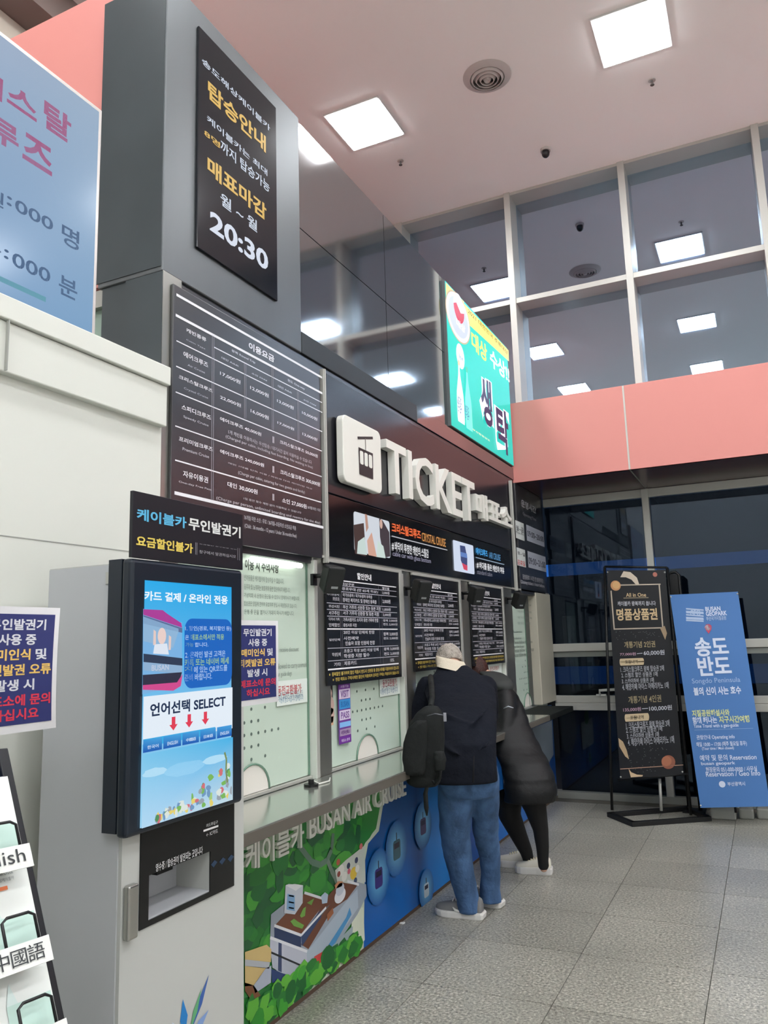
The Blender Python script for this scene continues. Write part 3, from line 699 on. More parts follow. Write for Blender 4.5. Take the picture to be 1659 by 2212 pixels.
# discount table posters
def discount(name_label, tl, tr, bl, X=-2.088, full=True):
    a = onX(*tl, X); b = onX(*bl, X); y1_ = onX(*tr, X).y
    t = thing('discount_poster', name_label, 'poster', (X-.01, (a.y+y1_)/2, b.z), 'black discount table posters')
    MB().box(X-.012, X, a.y, y1_, b.z, a.z).build('panel', mat('poster_black', (20,22,27), .3), t)
    fr = MB(); e = .018
    fr.box(X-.012, X+.006, y1_-.002, y1_+e+.02, b.z, a.z+e).box(X-.012, X+.005, a.y, y1_, a.z, a.z+e)
    fr.build('frame', M_alu, t, .002)
    P = Print((X, a.y, a.z), (0,1,0), (0,0,1)); W = y1_-a.y; H = a.z-b.z
    R = lambda s_, u0, v0, u1, v1, c=(200,200,208), bd=.015: P.text(s_, u0*W, -v1*H, u1*W, -v0*H, c, bd, 0)
    R('할인안내', .38,.055,.575,.115, WH, .03)
    for v, th, u0 in ((.143,.006,.17),(.185,.004,.17),(.235,.004,.15),(.337,.004,0),(.39,.004,0),(.444,.004,0),(.548,.007,0),(.703,.004,0),(.804,.004,0),(.872,.008,0)):
        P.line(u0*W, -v*H, .95*W, -v*H, th, WH if th > .005 else (170,170,180), 0)
    for u in (.155,.175,.675,.715): P.line(u*W, -.87*H, u*W, -(.19 if u < .5 else .15)*H, .003, (120,120,130), 0)
    rows = [('대상구분',.18,.155,.34,.18),('할인율',.73,.155,.84,.18),('경로우대 (만 65세 이상)',.18,.195,.66,.225),('2,000원',.73,.195,.84,.225),
      ('국가유공자',.0,.245,.145,.275),('국가유공자 / 국가유공자 유족증',.19,.245,.58,.275),('장애인 (중증, 경증)',.07,.285,.145,.32),('장애인 복지카드 및 장애인 등록증',.19,.285,.64,.32),('2,000원',.73,.27,.85,.31),
      ('부산시민',.02,.35,.145,.375),('부산 거주자 신분증 또는 등본 지참',.19,.345,.70,.38),('1,000원',.73,.35,.85,.38),('서구주민',.02,.40,.145,.435),('서구 거주자 신분증 및 등본 지참',.19,.395,.67,.43),('2,000원',.73,.40,.85,.43),
      ('다자녀 가족',.02,.455,.145,.48),('가족사랑카드 소지자 동반 가족에 한함',.19,.452,.66,.485),('단체할인',.02,.50,.145,.53),('증빙서류 지참',.19,.50,.36,.53),('왕복 3,000원',.73,.455,.95,.48),('편도 2,000원',.73,.49,.95,.515),
      ('일반단체',.02,.625,.145,.645),('20인 이상 단체에 한함',.19,.56,.60,.59),('사전예약',.19,.61,.38,.64),('인솔자 포함 인원에 한함',.21,.65,.60,.685),('왕복 3,000원',.73,.575,.95,.61),('편도 2,000원',.73,.62,.95,.645),
      ('학생단체',.05,.74,.15,.77),('초중고 학생 20인 이상 단체',.19,.715,.65,.745),('학생증 지참 필수',.19,.755,.52,.79),('왕복 3,000원',.73,.715,.96,.745),('편도 2,000원',.73,.76,.96,.79),
      ('기타',.07,.82,.15,.85),('제휴카드',.19,.815,.35,.85),('10%',.82,.82,.88,.85)]
    for r_ in rows: R(*r_)
    R('※ 중복할인 불가하며 할인 적용시 반드시 신분증 등 증빙서류를 지참하여야 합니다', .01,.895,.95,.927, (206,182,92), .01)
    R('※ 현장 매표소 구매시에만 할인이 적용되며 온라인 구매는 적용되지 않습니다', .05,.94,.95,.97, (206,182,92), .01)
    P.build('lettering', P_matte, t)
discount('black discount table poster in full view beside the purple strip sign', (704,1213), (861,1236), (709,1482))
discount('black discount table poster above the bending man', (890,1242), (990,1257), (893,1452))
discount('black discount table poster above the woman, rightmost of three', (1015,1262), (1083,1272), (1019,1440))

# speakers under the boards
M_spk = mat('speaker_black', (18,20,20), .5, bump=.1, bscale=400)
def speaker(px, py, s, label):
    X = -1.98; c = onX(px, py, X)
    t = thing('wall_speaker', label, 'speaker', (X, c.y, c.z), 'black speakers under the boards')
    ax = Vector((.82,-.45,-.38)).normalized(); ay = Vector((.42,.88,0)).normalized(); ay = (ay-ax*ay.dot(ax)).normalized(); az = ax.cross(ay); 
    if az.z < 0: az = -az
    k = s
    q_ = [(-1,-1),(1,-1),(1,1),(-1,1)]
    fr = [c+ax*.085*k+ay*.095*k*i+az*.13*k*j for i, j in q_]; bk_ = [c-ax*.085*k+ay*.06*k*i+az*.11*k*j for i, j in q_]
    MB().hexa(bk_, fr).build('cabinet', M_spk, t, .012, 3)
    f2 = [c+ax*.0855*k+ay*.084*k*i+az*.118*k*j for i, j in q_]; f3 = [p+ax*.006 for p in f2]
    MB().hexa(f2, f3).build('grille', mat('speaker_grille', (24,27,27), .65, bump=.4, bscale=900), t, .004)
    MB().obox(c+ax*.094*k-az*.06*k, ax*.002, ay*.02, az*.006).build('badge', mat('silver_badge', (150,154,156), .4, metal=.5), t)
    MB().tube([c-ax*.08*k, (-2.095, c.y+.02, c.z+.02)], .012, 8).box(-2.1,-2.085,c.y+.0,c.y+.045,c.z-.03,c.z+.03).build('bracket', M_black, t)
for px_c, py_c, s_, lab in ((714,1249,.56,'black wall speaker over the post left of the full poster'), (907,1275,.58,'black wall speaker above the grey-haired man, second along the facade'), (1026,1285,.56,'black wall speaker second from the window wall end'), (1119,1296,.56,'black wall speaker nearest the window wall, over the last window')):
    speaker(px_c, py_c, s_, lab)

# small notices on the ticket windows
def paper(name, label, tl, br, X, fn, col=(222,230,224), cat='notice', thick=.002, m_=None):
    a = onX(*tl, X); b = onX(*br, X); t = thing(name, label, cat, (X, (a.y+b.y)/2, b.z))
    MB().box(X-thick, X, a.y, b.y, b.z, a.z).build('sheet', m_ or mat('paper_%d_%d_%d' % col, col, .6), t)
    P = facade_print(X, .0008); fn(P, a, b); P.build('print', P_matte, t); return t
def f(P, a, b):
    P.ptext('동전교환불가', 599,1482,651,1497, (196,90,96), .02)
    P.ptext('동전 교환은 하지 않습니다', 600,1496,654,1505, (110,140,160), 0); P.ptext('이용에 참고 바랍니다 감사합니다', 603,1506,655,1512, (110,150,180), 0)
paper('notice_sheet', 'small pale notice with red heading at the right of the leftmost window', (598,1472), (664,1516), Xg+.02, f)
def f(P, a, b):
    P.ptext('동전교환불가', 826,1468,857,1481, (190,110,120), .01); P.ptext('동전 교환은 하지 않습니다', 824,1482,859,1488, (120,150,160), 0); P.ptext('이용에 참고 바랍니다', 821,1489,859,1495, (110,140,170), 0)
paper('notice_sheet', 'small pale notice with red heading below the full discount poster', (820,1465), (866,1498), Xg+.02, f)
def f(P, a, b):
    P.ptext('동전교환불가', 1058,1440,1078,1447, (190,120,120), .01); P.ptext('교환 불가', 1054,1455,1078,1459, (120,140,140), 0)
paper('notice_sheet', 'small pale notice on the window above the woman in the long coat', (1050,1436), (1085,1464), Xg+.02, f)
def f(P, a, b):
    R = lambda v0, v1, c: P.rect(a.y+.004, a.z-(a.z-b.z)*v1, b.y-.004, a.z-(a.z-b.z)*v0, c, 0)
    W = b.y-a.y; H = a.z-b.z
    R(0,.1,(126,64,160)); R(.1,.26,(226,212,234)); R(.27,.43,(64,150,214)); R(.45,.61,(222,210,232)); R(.645,.73,(134,188,240)); R(.76,.87,(170,146,178)); R(.88,.99,(116,50,156))
    TT = lambda s_, v0, v1, c: P.text(s_, a.y+.02, a.z-H*v1, b.y-.02, a.z-H*v0, c, .03, 0)
    P.z += .0006
    TT('VISIT', .12,.24,(120,80,150)); TT('BUSAN', .30,.40,(40,110,180)); TT('PASS', .475,.59,(120,80,150)); TT('비짓부산패스', .78,.85,(96,50,120)); TT('사용가능', .03,.08,(210,190,226)); TT('매표소 문의', .92,.97,(210,190,226))
paper('strip_sign', 'purple and blue vertical strip sign on the second ticket window', (731,1477), (759,1602), Xg+.03, f, (112,60,150), 'sign', .004)
def f(P, a, b):
    for u, v, r_ in ((.3,.2,.03),(.4,.5,.05),(.6,.75,.04)): P.ell(a.y+(b.y-a.y)*u, a.z-(a.z-b.z)*v, r_*.8, r_, (190,160,150), 0, 12)
    P.rect(a.y, b.z, b.y, b.z+.045, (214,166,134), 0)
paper('picture_card', 'narrow dark picture card beside the purple strip sign', (709,1482), (720,1566), Xg+.035, f, (44,36,38), 'card')
def f(P, a, b): P.ptext('10%', 897,1486,908,1492, (200,200,210), 0)
paper('picture_card', 'narrow black card at the left edge of the window behind the man', (893,1466), (899,1520), Xg+.03, f, (24,22,26), 'card')

# ------------------------------------------------------------------ counter and mural front
XC = -1.765; XM = -2.13
ct = thing('service_counter', 'long brushed steel counter top running under the ticket windows', 'counter', (-1.9, 5, 0))
y_e = onX(1238,1525,XC).y
MB().box(XC, Xg+.035, 2.30, 6.95, ZK-.045, ZK).build('worktop', M_counter, ct, .004)
MB().box(XC-.0, XC+.003, 2.30, 6.95, ZK-.046, ZK-.004).build('front_edge', M_fascia, ct)
MB().box(XC, Xg+.035, 6.955, y_e, ZK-.05, ZK-.002).build('dark_extension', mat('dark_counter_end', (16,20,21), .6, spec=.2), ct, .004)

mu = thing('mural_front', 'illustrated counter front, green cartoon map then blue sea', 'mural', (XM, 5, 0))
MB().box(XM-.03, XM, 2.30, YW-.08, 0.0, ZK-.046).build('panel', mat('mural_board', (20,96,170), .35), mu)
MB().box(XM-.028, XM+.004, 2.30, YW-.08, 0.001, .02).build('kick_strip', mat('brown_kick', (84,66,54), .6), mu)
P = Print((XM,0,0), (0,1,0), (0,0,1), .0008, .00012)
zt_ = ZK-.05; g = P.px
yb0 = g(785,2030)[0]; yb1 = g(822,1700)[0]
# sea with soft vertical bands
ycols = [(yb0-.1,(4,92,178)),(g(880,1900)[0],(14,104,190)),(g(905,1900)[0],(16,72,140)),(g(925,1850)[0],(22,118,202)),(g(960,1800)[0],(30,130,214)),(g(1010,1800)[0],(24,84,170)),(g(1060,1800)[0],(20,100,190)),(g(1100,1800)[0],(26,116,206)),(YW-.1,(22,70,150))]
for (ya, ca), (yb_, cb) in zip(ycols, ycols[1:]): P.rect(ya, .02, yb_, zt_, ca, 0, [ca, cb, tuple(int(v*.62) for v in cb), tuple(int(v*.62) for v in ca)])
land = [(2.3,.02),(g(785,2036)[0],.02),g(788,1860),g(795,1822),g(818,1795),g(827,1740),g(826,1700),(g(830,1690)[0],zt_),(2.3,zt_)]
P.poly([(u,max(v,.02)) for u, v in land], (196,206,186), 1)
land2 = [(2.3,.02),g(769,2052),g(780,1950),g(775,1850),g(790,1818),g(812,1790),g(821,1740),g(818,1706),(g(822,1694)[0],zt_),(2.3,zt_)]
P.poly([(u,max(min(v,zt_),.02)) for u, v in land2], (44,128,52), 1)
rn = random.Random(4)
gpts = []
for k in range(230):
    x = rn.uniform(520, 785); top = 1840-(x-525)*.36; bot = 2230-(x-569)*.783; y = rn.uniform(top, bot); gpts.append((x, y))
for k, (x, y) in enumerate(gpts):
    if 600 < x < 790 and 1905 < y < 2060 and (y-1905) > (x-790)*-.75: continue
    if x > 745 and y > 1830: continue
    u, v = g(x, y)
    if v < .05 or v > zt_-.05 or u < 2.32: continue
    c = rn.choice([(30,104,50),(36,116,48),(52,140,52),(74,158,58),(30,92,52),(58,146,54),(40,122,56)])
    P.ell(u, v, rn.uniform(.03,.10), rn.uniform(.025,.06), c, 1 if k % 12 == 0 else 0, 10, 0, .45)
    P.z += .000012
# road
rd = [g(x, y) for x, y in ((640,1820),(655,1840),(672,1862),(690,1868),(705,1858),(715,1835),(718,1800))]
for (a0, a1), (b0, b1) in zip(rd, rd[1:]): P.line(a0, a1, b0, b1, .03, (96,124,108), 0)
rd = [g(x, y) for x, y in ((706,1858),(714,1880),(722,1895),(728,1910))]
P.z += .0001
for (a0, a1), (b0, b1) in zip(rd, rd[1:]): P.line(a0, a1, b0, b1, .03, (110,130,116), 0)
# plaza
Q = P.ppoly
Q([(722,1880),(745,1858),(786,1826),(788,1905),(770,1912),(728,1912)], (196,202,194), 1)
for x, y, c, r_ in ((729,1862,(180,90,70),.02),(735,1880,(222,222,216),.035),(751,1870,(52,62,92),.02),(752,1882,(196,90,110),.018),(768,1858,(58,66,100),.02),(762,1886,(222,190,70),.04),(742,1893,(220,220,214),.03),(766,1902,(60,76,110),.02),(778,1828,(204,110,110),.02),(730,1888,(150,70,60),.018),(770,1876,(226,226,220),.025)):
    P.ell(*g(x,y), r_, r_*.8, c, 0, 10); P.z += .00004
# white beach strip and lower shrubs
Q([(758,1990),(778,1960),(783,1960),(786,2030),(768,2052),(755,2045)], (214,220,200), 1)
# building: terraces
Q([(583,1975),(640,1930),(700,1940),(770,1905),(789,1910),(790,1935),(770,1975),(700,2078),(660,2115),(600,2110),(580,2060)], (150,160,172), 1)
Q([(592,1998),(655,1930),(700,1942),(690,1962),(648,2018)], (112,66,46), 1)              # inner deck
Q([(700,1942),(733,1905),(770,1912),(748,1942),(715,1965),(664,2050),(648,2040)], (104,62,44), 0)
Q([(700,1962),(712,1952),(660,2018),(648,2020)], (90,104,112), 1)
Q([(590,2001),(648,2020),(648,2046),(590,2030)], (36,54,92), 1); Q([(648,2018),(690,1966),(692,1980),(650,2044)], (46,66,106), 0)
Q([(650,2050),(664,2052),(748,1944),(770,1920),(772,1960),(664,2118)], (168,182,196), 1)
Q([(581,2026),(660,2056),(662,2092),(581,2056)], (186,190,204), 1); Q([(583,2060),(662,2092),(662,2118),(608,2102),(586,2090)], (176,182,196), 0)
Q([(599,2032),(606,2034),(606,2100),(598,2096)], (58,72,108), 1)
Q([(583,2092),(608,2102),(662,2118),(655,2130),(585,2122)], (40,62,112), 1)
for (x0,y0,x1,y1) in ((590,1999,648,2020),(648,2020,702,1960),(581,2025,661,2055),(655,1928,702,1943),(748,1903,773,1911)): P.pline(x0,y0,x1,y1,.012,(220,222,228),0)
P.z += .0001
for (x0,y0,x1,y1) in ((581,2056,661,2091),): P.pline(x0,y0,x1,y1,.008,(34,36,44),0)
Q([(701,2050),(745,1982),(753,1960),(757,1975),(720,2040),(706,2056)], (70,140,190), 1); Q([(704,2060),(708,2050),(757,2002),(760,2000),(758,2030),(720,2086)], (150,168,172), 1)
Q([(676,2066),(703,2050),(704,2075),(678,2090)], (198,66,64), 1)
Q([(614,1912),(621,1909),(652,1912),(651,1950),(634,1975),(611,1972)], (200,208,220), 1); Q([(614,1912),(636,1924),(652,1912),(634,1909)], (228,230,236), 1); Q([(618,1930),(634,1934),(634,1968),(616,1964)], (128,172,214), 0)
for y in (1934,1948,1960): P.pline(621,y,632,y+2,.006,(50,70,110),0)
Q([(624,1990),(632,1984),(640,1990),(654,1998),(650,2006),(632,2000)], (110,160,70), 1); Q([(645,1978),(652,1962),(658,1958),(656,1978),(648,1982)], (110,160,70), 0); Q([(660,1950),(676,1940),(670,1955)], (110,160,70), 0)
u, v = g(732,1934); P.ell(u, v, .06, .035, (214,216,222), 1); P.ell(u+.0, v+.03, .045, .03, (190,196,208), 1)
Q([(720,1912),(728,1903),(738,1904),(736,1914),(722,1920)], (202,142,104), 0)
Q([(691,1935),(699,1927),(706,1932),(704,1950),(693,1952)], (170,190,210), 0)
Q([(703,1975),(716,1960),(718,1972),(705,1990)], (150,92,60), 0)
# sandy deck at lower left
Q([(526,2056),(573,2040),(583,2050),(582,2078),(526,2072)], (206,180,120), 1); Q([(526,2072),(580,2078),(578,2092),(526,2086)], (174,178,184), 1)
Q([(526,2086),(572,2090),(545,2128),(526,2130)], (202,176,118), 0); Q([(570,2092),(583,2085),(582,2122),(548,2145),(543,2130)], (170,178,194), 0); Q([(526,2122),(545,2128),(560,2150),(540,2160),(526,2140)], (116,74,48), 0)
# lower hedge
for k in range(90):
    x = rn.uniform(526, 778); y = 2212-(x-569)*.783-rn.uniform(8, 62)*(1.15-(x-526)/420)
    u, v = g(x, y)
    if v < .04 or u < 2.32: continue
    P.ell(u, v, rn.uniform(.03,.07), rn.uniform(.02,.05), rn.choice([(40,120,50),(66,160,54),(96,176,60),(30,100,48),(52,142,50)]), 0, 9, 0, .5); P.z += .000015
Q([(755,2035),(762,2030),(772,2040),(766,2056),(752,2060)], (36,112,50), 1)
# cabins with halo on the sea
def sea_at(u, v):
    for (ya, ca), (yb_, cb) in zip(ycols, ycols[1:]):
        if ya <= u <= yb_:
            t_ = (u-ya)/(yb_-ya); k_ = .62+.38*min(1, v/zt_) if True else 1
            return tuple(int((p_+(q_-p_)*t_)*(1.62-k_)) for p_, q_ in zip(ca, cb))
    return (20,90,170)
SEA = {p_: sea_at(*g(*p_)) for p_ in ((815,1893),(854,1832),(911,1782),(918,1920),(1040,1770),(1112,1750))}
for x, y, s_, c in ((815,1893,1,(60,50,120)),(854,1832,1.05,(56,96,110)),(911,1782,.95,(70,60,100)),(918,1920,.8,(190,206,214)),(1040,1770,.9,(150,120,170)),(1112,1750,1,(90,170,110))):
    u, v = g(x, y)
    rim, R_ = SEA[(x, y)], .15*s_
    for k in range(18):
        a0, a1 = 2*pi*k/18, 2*pi*(k+1)/18
        P.poly([(u, v), (u+R_*cos(a0), v+R_*sin(a0)), (u+R_*cos(a1), v+R_*sin(a1))], rim, 1 if k == 0 else 0, [(120,190,226), rim, rim])
    P.round(u-.05*s_, v-.06*s_, u+.05*s_, v+.045*s_, .02*s_, c, 1); P.rect(u-.035*s_, v, u+.035*s_, v+.03*s_, (30,26,54), 1); P.line(u, v+.045*s_, u, v+.085*s_, .012, (40,36,60), 0)
u0_ = g(1086,1700)[0]
P.round(u0_, .3, u0_+.7, .62, .05, (206,214,210), 1); P.ell(u0_+.35, .66, .14, .09, (70,160,80), 1)
P.ppoly([(1148,1573),(1190,1556),(1193,1630),(1172,1668),(1150,1640)], (126,138,150), 1)
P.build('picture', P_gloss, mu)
a = onX(656, 1772, XM+.02); b = onX(656, 1829, XM+.02); lft = onX(530,1860,XM+.02).y
raised('케이블카', lft, a.y, b.z, a.z, mu, XM+.002, .02, .022)
raised('BUSAN AIR CRUISE', onX(668,1790,XM+.02).y, onX(877,1700,XM+.02).y, onX(668,1813,XM+.02).z, onX(668,1764,XM+.02).z, mu, XM+.002, .02, .015)

# pen base and paper scrap
c = onX(680,1694,-2.0); 
t = thing('pen_stand', 'small black round pen base on the counter by the first post', 'pen stand', (-2.0, c.y, ZK))
MB().disc((-2.02,c.y,ZK), (0,0,1), .035, .012, 20).disc((-2.02,c.y,ZK+.012), (0,0,1), .014, .02, 12).build('base', M_black, t)
MB().tube([(-2.02,c.y,ZK+.03),(-2.0,c.y+.04,ZK+.006),(-1.99,c.y+.12,ZK+.006),(-2.03,c.y+.2,ZK+.006)], .004, 6).build('cord', mat('white_cord', (214,214,208), .5), t)
c = EYE+ray(866,1995)*(-EZ/ray(866,1995).z)
o = MB().hexa([(c.x-.02,c.y-.01,.001),(c.x+.02,c.y-.014,.001),(c.x+.022,c.y+.012,.001),(c.x-.018,c.y+.012,.001)],[(c.x-.02,c.y-.01,.006),(c.x+.02,c.y-.014,.003),(c.x+.022,c.y+.012,.009),(c.x-.018,c.y+.012,.003)]).build('paper_scrap', mat('scrap_white', (236,236,232), .7)); tag(o, 'tiny white scrap of paper on the floor by the blue mural', 'paper')
# ------------------------------------------------------------------ ticket kiosk
KX = -1.64; KB = -1.60      # body front, monitor front
ky0, ky1 = 1.725, 2.285
kt = onX(250,1208,KX-.0).z+.01
M_navy = mat('navy_black_bezel', (24,33,44), .3, spec=.5)
ks = thing('ticket_kiosk', 'grey self-service ticket kiosk with tall lit blue screen', 'kiosk', (-1.8, 2.0, 0))
# body built as a shell with a real recess for the ticket tray
r0 = onX(319.8,1891,KX); r1 = onX(451.7,1932.8,KX); rz1 = onX(319.8,1891,KX).z; rz0 = onX(319.8,1987.5,KX).z; ra, rb2 = r0.y, r1.y
zt2 = EZ+.251
MB().box(-1.955, KX-.14, ky0, ky1, .02, zt2).box(KX-.14, KX, ky0, ky1, rz1, zt2).box(KX-.14, KX, ky0, ky1, .02, rz0).box(KX-.14, KX, ky0, ra, rz0, rz1).box(KX-.14, KX, rb2, ky1, rz0, rz1).build('body', M_ltgrey, ks)
MB().box(-1.953, KX-.012, ky0-.004, ky0, .03, zt2-.004).build('side_panel', M_grey, ks)
MB().box(-1.94, KX-.02, ky0+.02, ky1-.02, 0, .02).build('plinth', M_black, ks)
MB().box(KX-.138, KX-.13, ra, rb2, rz0, rz1).box(KX-.13, KX, ra, ra+.004, rz0, rz1).box(KX-.13, KX, ra, rb2, rz0, rz0+.004).build('ticket_tray', mat('tray_grey', (176,178,182), .5), ks)
tk = MB().box(KX-.13, KX-.09, ra+.14, ra+.21, rz1-.045, rz1-.005).box(KX-.13, KX-.09, ra+.004, ra+.05, rz1-.06, rz1-.02).build('printer_slot', M_black, ks)
# monitor
bz1 = onX(278,1204,KB).z; bz0 = onX(278,1812,KB).z; by0 = onX(278,1500,KB).y; by1 = onX(524.5,1500,KB).y
mon = MB().box(KX+.001, KB, by0, by1, bz0, bz1).build('monitor', M_navy, ks, .012, 3)
MB().box(KX-.05, KX-.0, by0+.004, ky0-.0045, bz0+.01, bz1).build('monitor_side', M_navy, ks)
sa = onX(309,1253,KB); sb = onX(499,1727,KB); sc = onX(302,1786,KB)
y_a, y_b, z_t2, z_b2 = onX(307,1500,KB).y, onX(499,1500,KB).y, sa.z, sb.z
P = facade_print(KB, .001, .0004); T = P.ptext; Q = P.ppoly
zz = lambda y_px, x_px=307: onX(x_px, y_px, KB).z
z0s = z_b2; zs1 = zz(1608); zs2 = zz(1505)     # bands
P.rect(y_a, z0s, y_b, z_t2, (60,190,240), 1, [(150,205,236),(150,205,236),(20,160,226),(40,170,232)])
T('카드 결제 / 온라인 전용', 311,1276,491,1306, (236,246,252), .03, 1)
# drawing of a cable car cabin
Q([(308,1315),(392,1345),(392,1480),(306,1500)], (120,176,224), 1)
Q([(308,1316),(350,1318),(360,1326),(390,1346),(392,1356),(308,1328)], (170,60,150), 1)
Q([(308,1329),(392,1357),(392,1367),(308,1347)], (92,108,150), 1)
Q([(308,1332),(384,1358),(384,1364),(372,1400),(308,1385)], (142,180,214), 0)
Q([(308,1412),(392,1422),(392,1438),(308,1430)], (42,56,82), 1); Q([(308,1430),(392,1438),(391,1456),(308,1448)], (140,174,208), 0)
Q([(306,1458),(391,1452),(384,1478),(306,1484)], (44,44,66), 1); Q([(306,1480),(380,1474),(392,1456),(388,1482),(372,1492),(306,1490)], (206,72,140), 1)
T('BUSAN', 325,1437,362,1447, (190,200,220), .02, 1)
u, v = P.px(347,1374); P.ell(u, v, .018, .024, (232,206,200), 1)
Q([(331,1392),(358,1390),(362,1414),(328,1412)], (220,228,240), 0); Q([(329,1360),(334,1364),(334,1392),(328,1394)], (226,200,194), 0); Q([(362,1372),(367,1376),(366,1404),(361,1404)], (226,200,194), 0)
P.pround(396,1336,498,1478,.035,(18,98,190),1)
BL = (190,216,244); YL2 = (176,214,110)
for s_, x0,y0,x1,y1,c_ in (('1. 할인(경로, 복지할인 등)',397,1352,496,1364,BL),('은',397,1372,405,1382,BL),('매표소에서만 적용',409,1370,481,1382,YL2),('가능',398,1388,415,1397,YL2),('합니다.',418,1388,447,1397,BL),('2. 온라인 발권 고객은',397,1408,484,1418,BL),('카톡 또는 네이버 메세',396,1424,491,1434,YL2),('지',396,1440,412,1450,YL2),('에 있는 QR코드를',416,1440,488,1450,BL),('준비 바랍니다.',396,1457,455,1467,BL)):
    T(s_, x0,y0,x1,y1,c_,.02)
P.rect(y_a, zs1, y_b, zs2, (226,236,246), 1)
T('언어선택 SELECT', 321,1520,484,1526, (24,44,78), .03, 1)
for k, (x, y) in enumerate(((371,1565),(405,1559),(440,1553))):
    u, v = P.px(x, y); P.poly([(u-.008,v+.022),(u+.008,v+.022),(u+.008,v),(u+.018,v),(u,v-.017),(u-.018,v),(u-.008,v)], (222,60,84), 1 if k == 0 else 0)
zq = lambda yy_: onX(307, yy_, KB).z
P.rect(y_a, zq(1612)-.002, y_a+(y_b-y_a)*.78, zq(1597), (56,172,226), 1)
for k in range(5):
    u0 = y_a+(y_b-y_a)*(k/5); u1 = y_a+(y_b-y_a)*((k+1)/5)-.006
    P.rect(u0, zq(1626), u1, zq(1602)+.004, (30,100,190), 1 if k == 0 else 0, [(20,84,176),(20,84,176),(70,160,220),(60,150,216)])
P.z += .0004
for k, s_ in enumerate(('한국어','ENGLISH','中國語','日本語','ENGLISH')):
    u0 = y_a+(y_b-y_a)*(k/5+.04); P.text(s_, u0, zq(1620), u0+(y_b-y_a)*.11, zq(1612), (200,220,244), .02, 0)
P.rect(y_a, z0s, y_b, zq(1630), (120,200,240), 0, [(176,214,240),(190,214,226),(70,176,228),(120,196,234)])
for x, y, a_, b_ in ((395,1660,.09,.02),(330,1668,.05,.012),(460,1640,.06,.012)): P.ell(*P.px(x,y), a_, b_, (176,220,244), 0, 16, 0, .2); P.z += .00008
rk = random.Random(5)
for k in range(70):
    x = rk.uniform(332, 495); ymax = 1782-(x-302)*.30; t_ = (x-330)/165
    y = ymax-rk.uniform(2, 8+85*t_**1.6); u, v = P.px(x, y)
    if v < z0s+.008 or u > y_b-.01: continue
    P.ell(u, v, rk.uniform(.005,.014), rk.uniform(.005,.013), rk.choice([(120,180,90),(160,200,120),(226,206,110),(206,110,120),(110,150,190),(216,226,220),(150,160,170),(80,140,90)]), 0, 9, 0, .5); P.z += .00002
for pts_ in ([(480,1625),(484,1640),(483,1665),(486,1690)],):
    for (x0,y0),(x1,y1) in zip(pts_, pts_[1:]): P.pline(x0,y0,x1,y1,.008,(120,140,90),0)
P.build('screen_picture', P_screen, ks)
# black card panel with tray opening
pa = onX(303,1900,KX+.004); pb = onX(506,1900,KX+.004); pz0 = onX(299,2012,KX+.004).z; pz1 = bz0+.02
MB().box(KX, KX+.004, pa.y, ra, pz0, pz1).box(KX, KX+.004, rb2, pb.y, pz0, pz1).box(KX, KX+.004, ra, rb2, rz1, pz1).box(KX, KX+.004, ra, rb2, pz0, rz0).build('card_panel', mat('card_panel_black', (15,16,18), .25), ks)
P = facade_print(KX+.004, .001); T = P.ptext
T('카드투입구', 445,1780,470,1779, (190,190,190), .01); T('← IC카드', 445,1799,470,1799, (190,190,190), .01) ; P.pline(439,1795,471,1784,.006,(220,220,220),0)
T('영수증 / 탑승권이 발권되는 곳입니다', 336,1866,437,1844, (200,200,200), .01)
for k in range(3):
    x = 455+k*18; Q2 = P.ppoly([(x,1868-k*6),(x+8,1858-k*6),(x+14,1862-k*6),(x+6,1874-k*6)], (34,56,82), 0)
P.build('panel_lettering', P_matte, ks)
hh = onX(288,1970,KX+.02)
MB().box(KX+.0, KX+.022, hh.y-.02, hh.y+.02, onX(288,2030,KX+.02).z, onX(288,1912,KX+.02).z).build('lock_handle', mat('polished_lock', (176,176,172), .2, metal=.9), ks, .006, 3)
lk = onX(232,1234, -1.7); 
MB().box(-1.72, -1.69, ky0-.008, ky0-.004, zt2-.06, zt2-.025).build('side_latch', M_alu, ks, .001)
# star emblem low on the door
P = facade_print(KX, .001, .0004)
cx, cy = P.px(400, 2262)
for an, l_, c_, w_ in ((96,.135,(24,120,190),.017),(56,.19,(54,92,160),.012),(62,.15,(90,160,110),.010),(150,.10,(150,190,214),.02),(124,.11,(190,206,220),.014),(30,.12,(120,150,200),.014),(0,.12,(60,130,190),.014),(180,.12,(60,150,190),.014),(-90,.14,(40,120,190),.016),(-45,.12,(110,160,200),.014),(-135,.12,(110,170,200),.014)):
    d_ = (cos(radians(an)), sin(radians(an))); n_ = (-d_[1], d_[0])
    P.poly([(cx+d_[0]*.03, cy+d_[1]*.03),(cx+d_[0]*l_*.6+n_[0]*w_, cy+d_[1]*l_*.6+n_[1]*w_),(cx+d_[0]*l_, cy+d_[1]*l_),(cx+d_[0]*l_*.6-n_[0]*w_, cy+d_[1]*l_*.6-n_[1]*w_)], c_)
P.build('emblem', P_matte, ks)
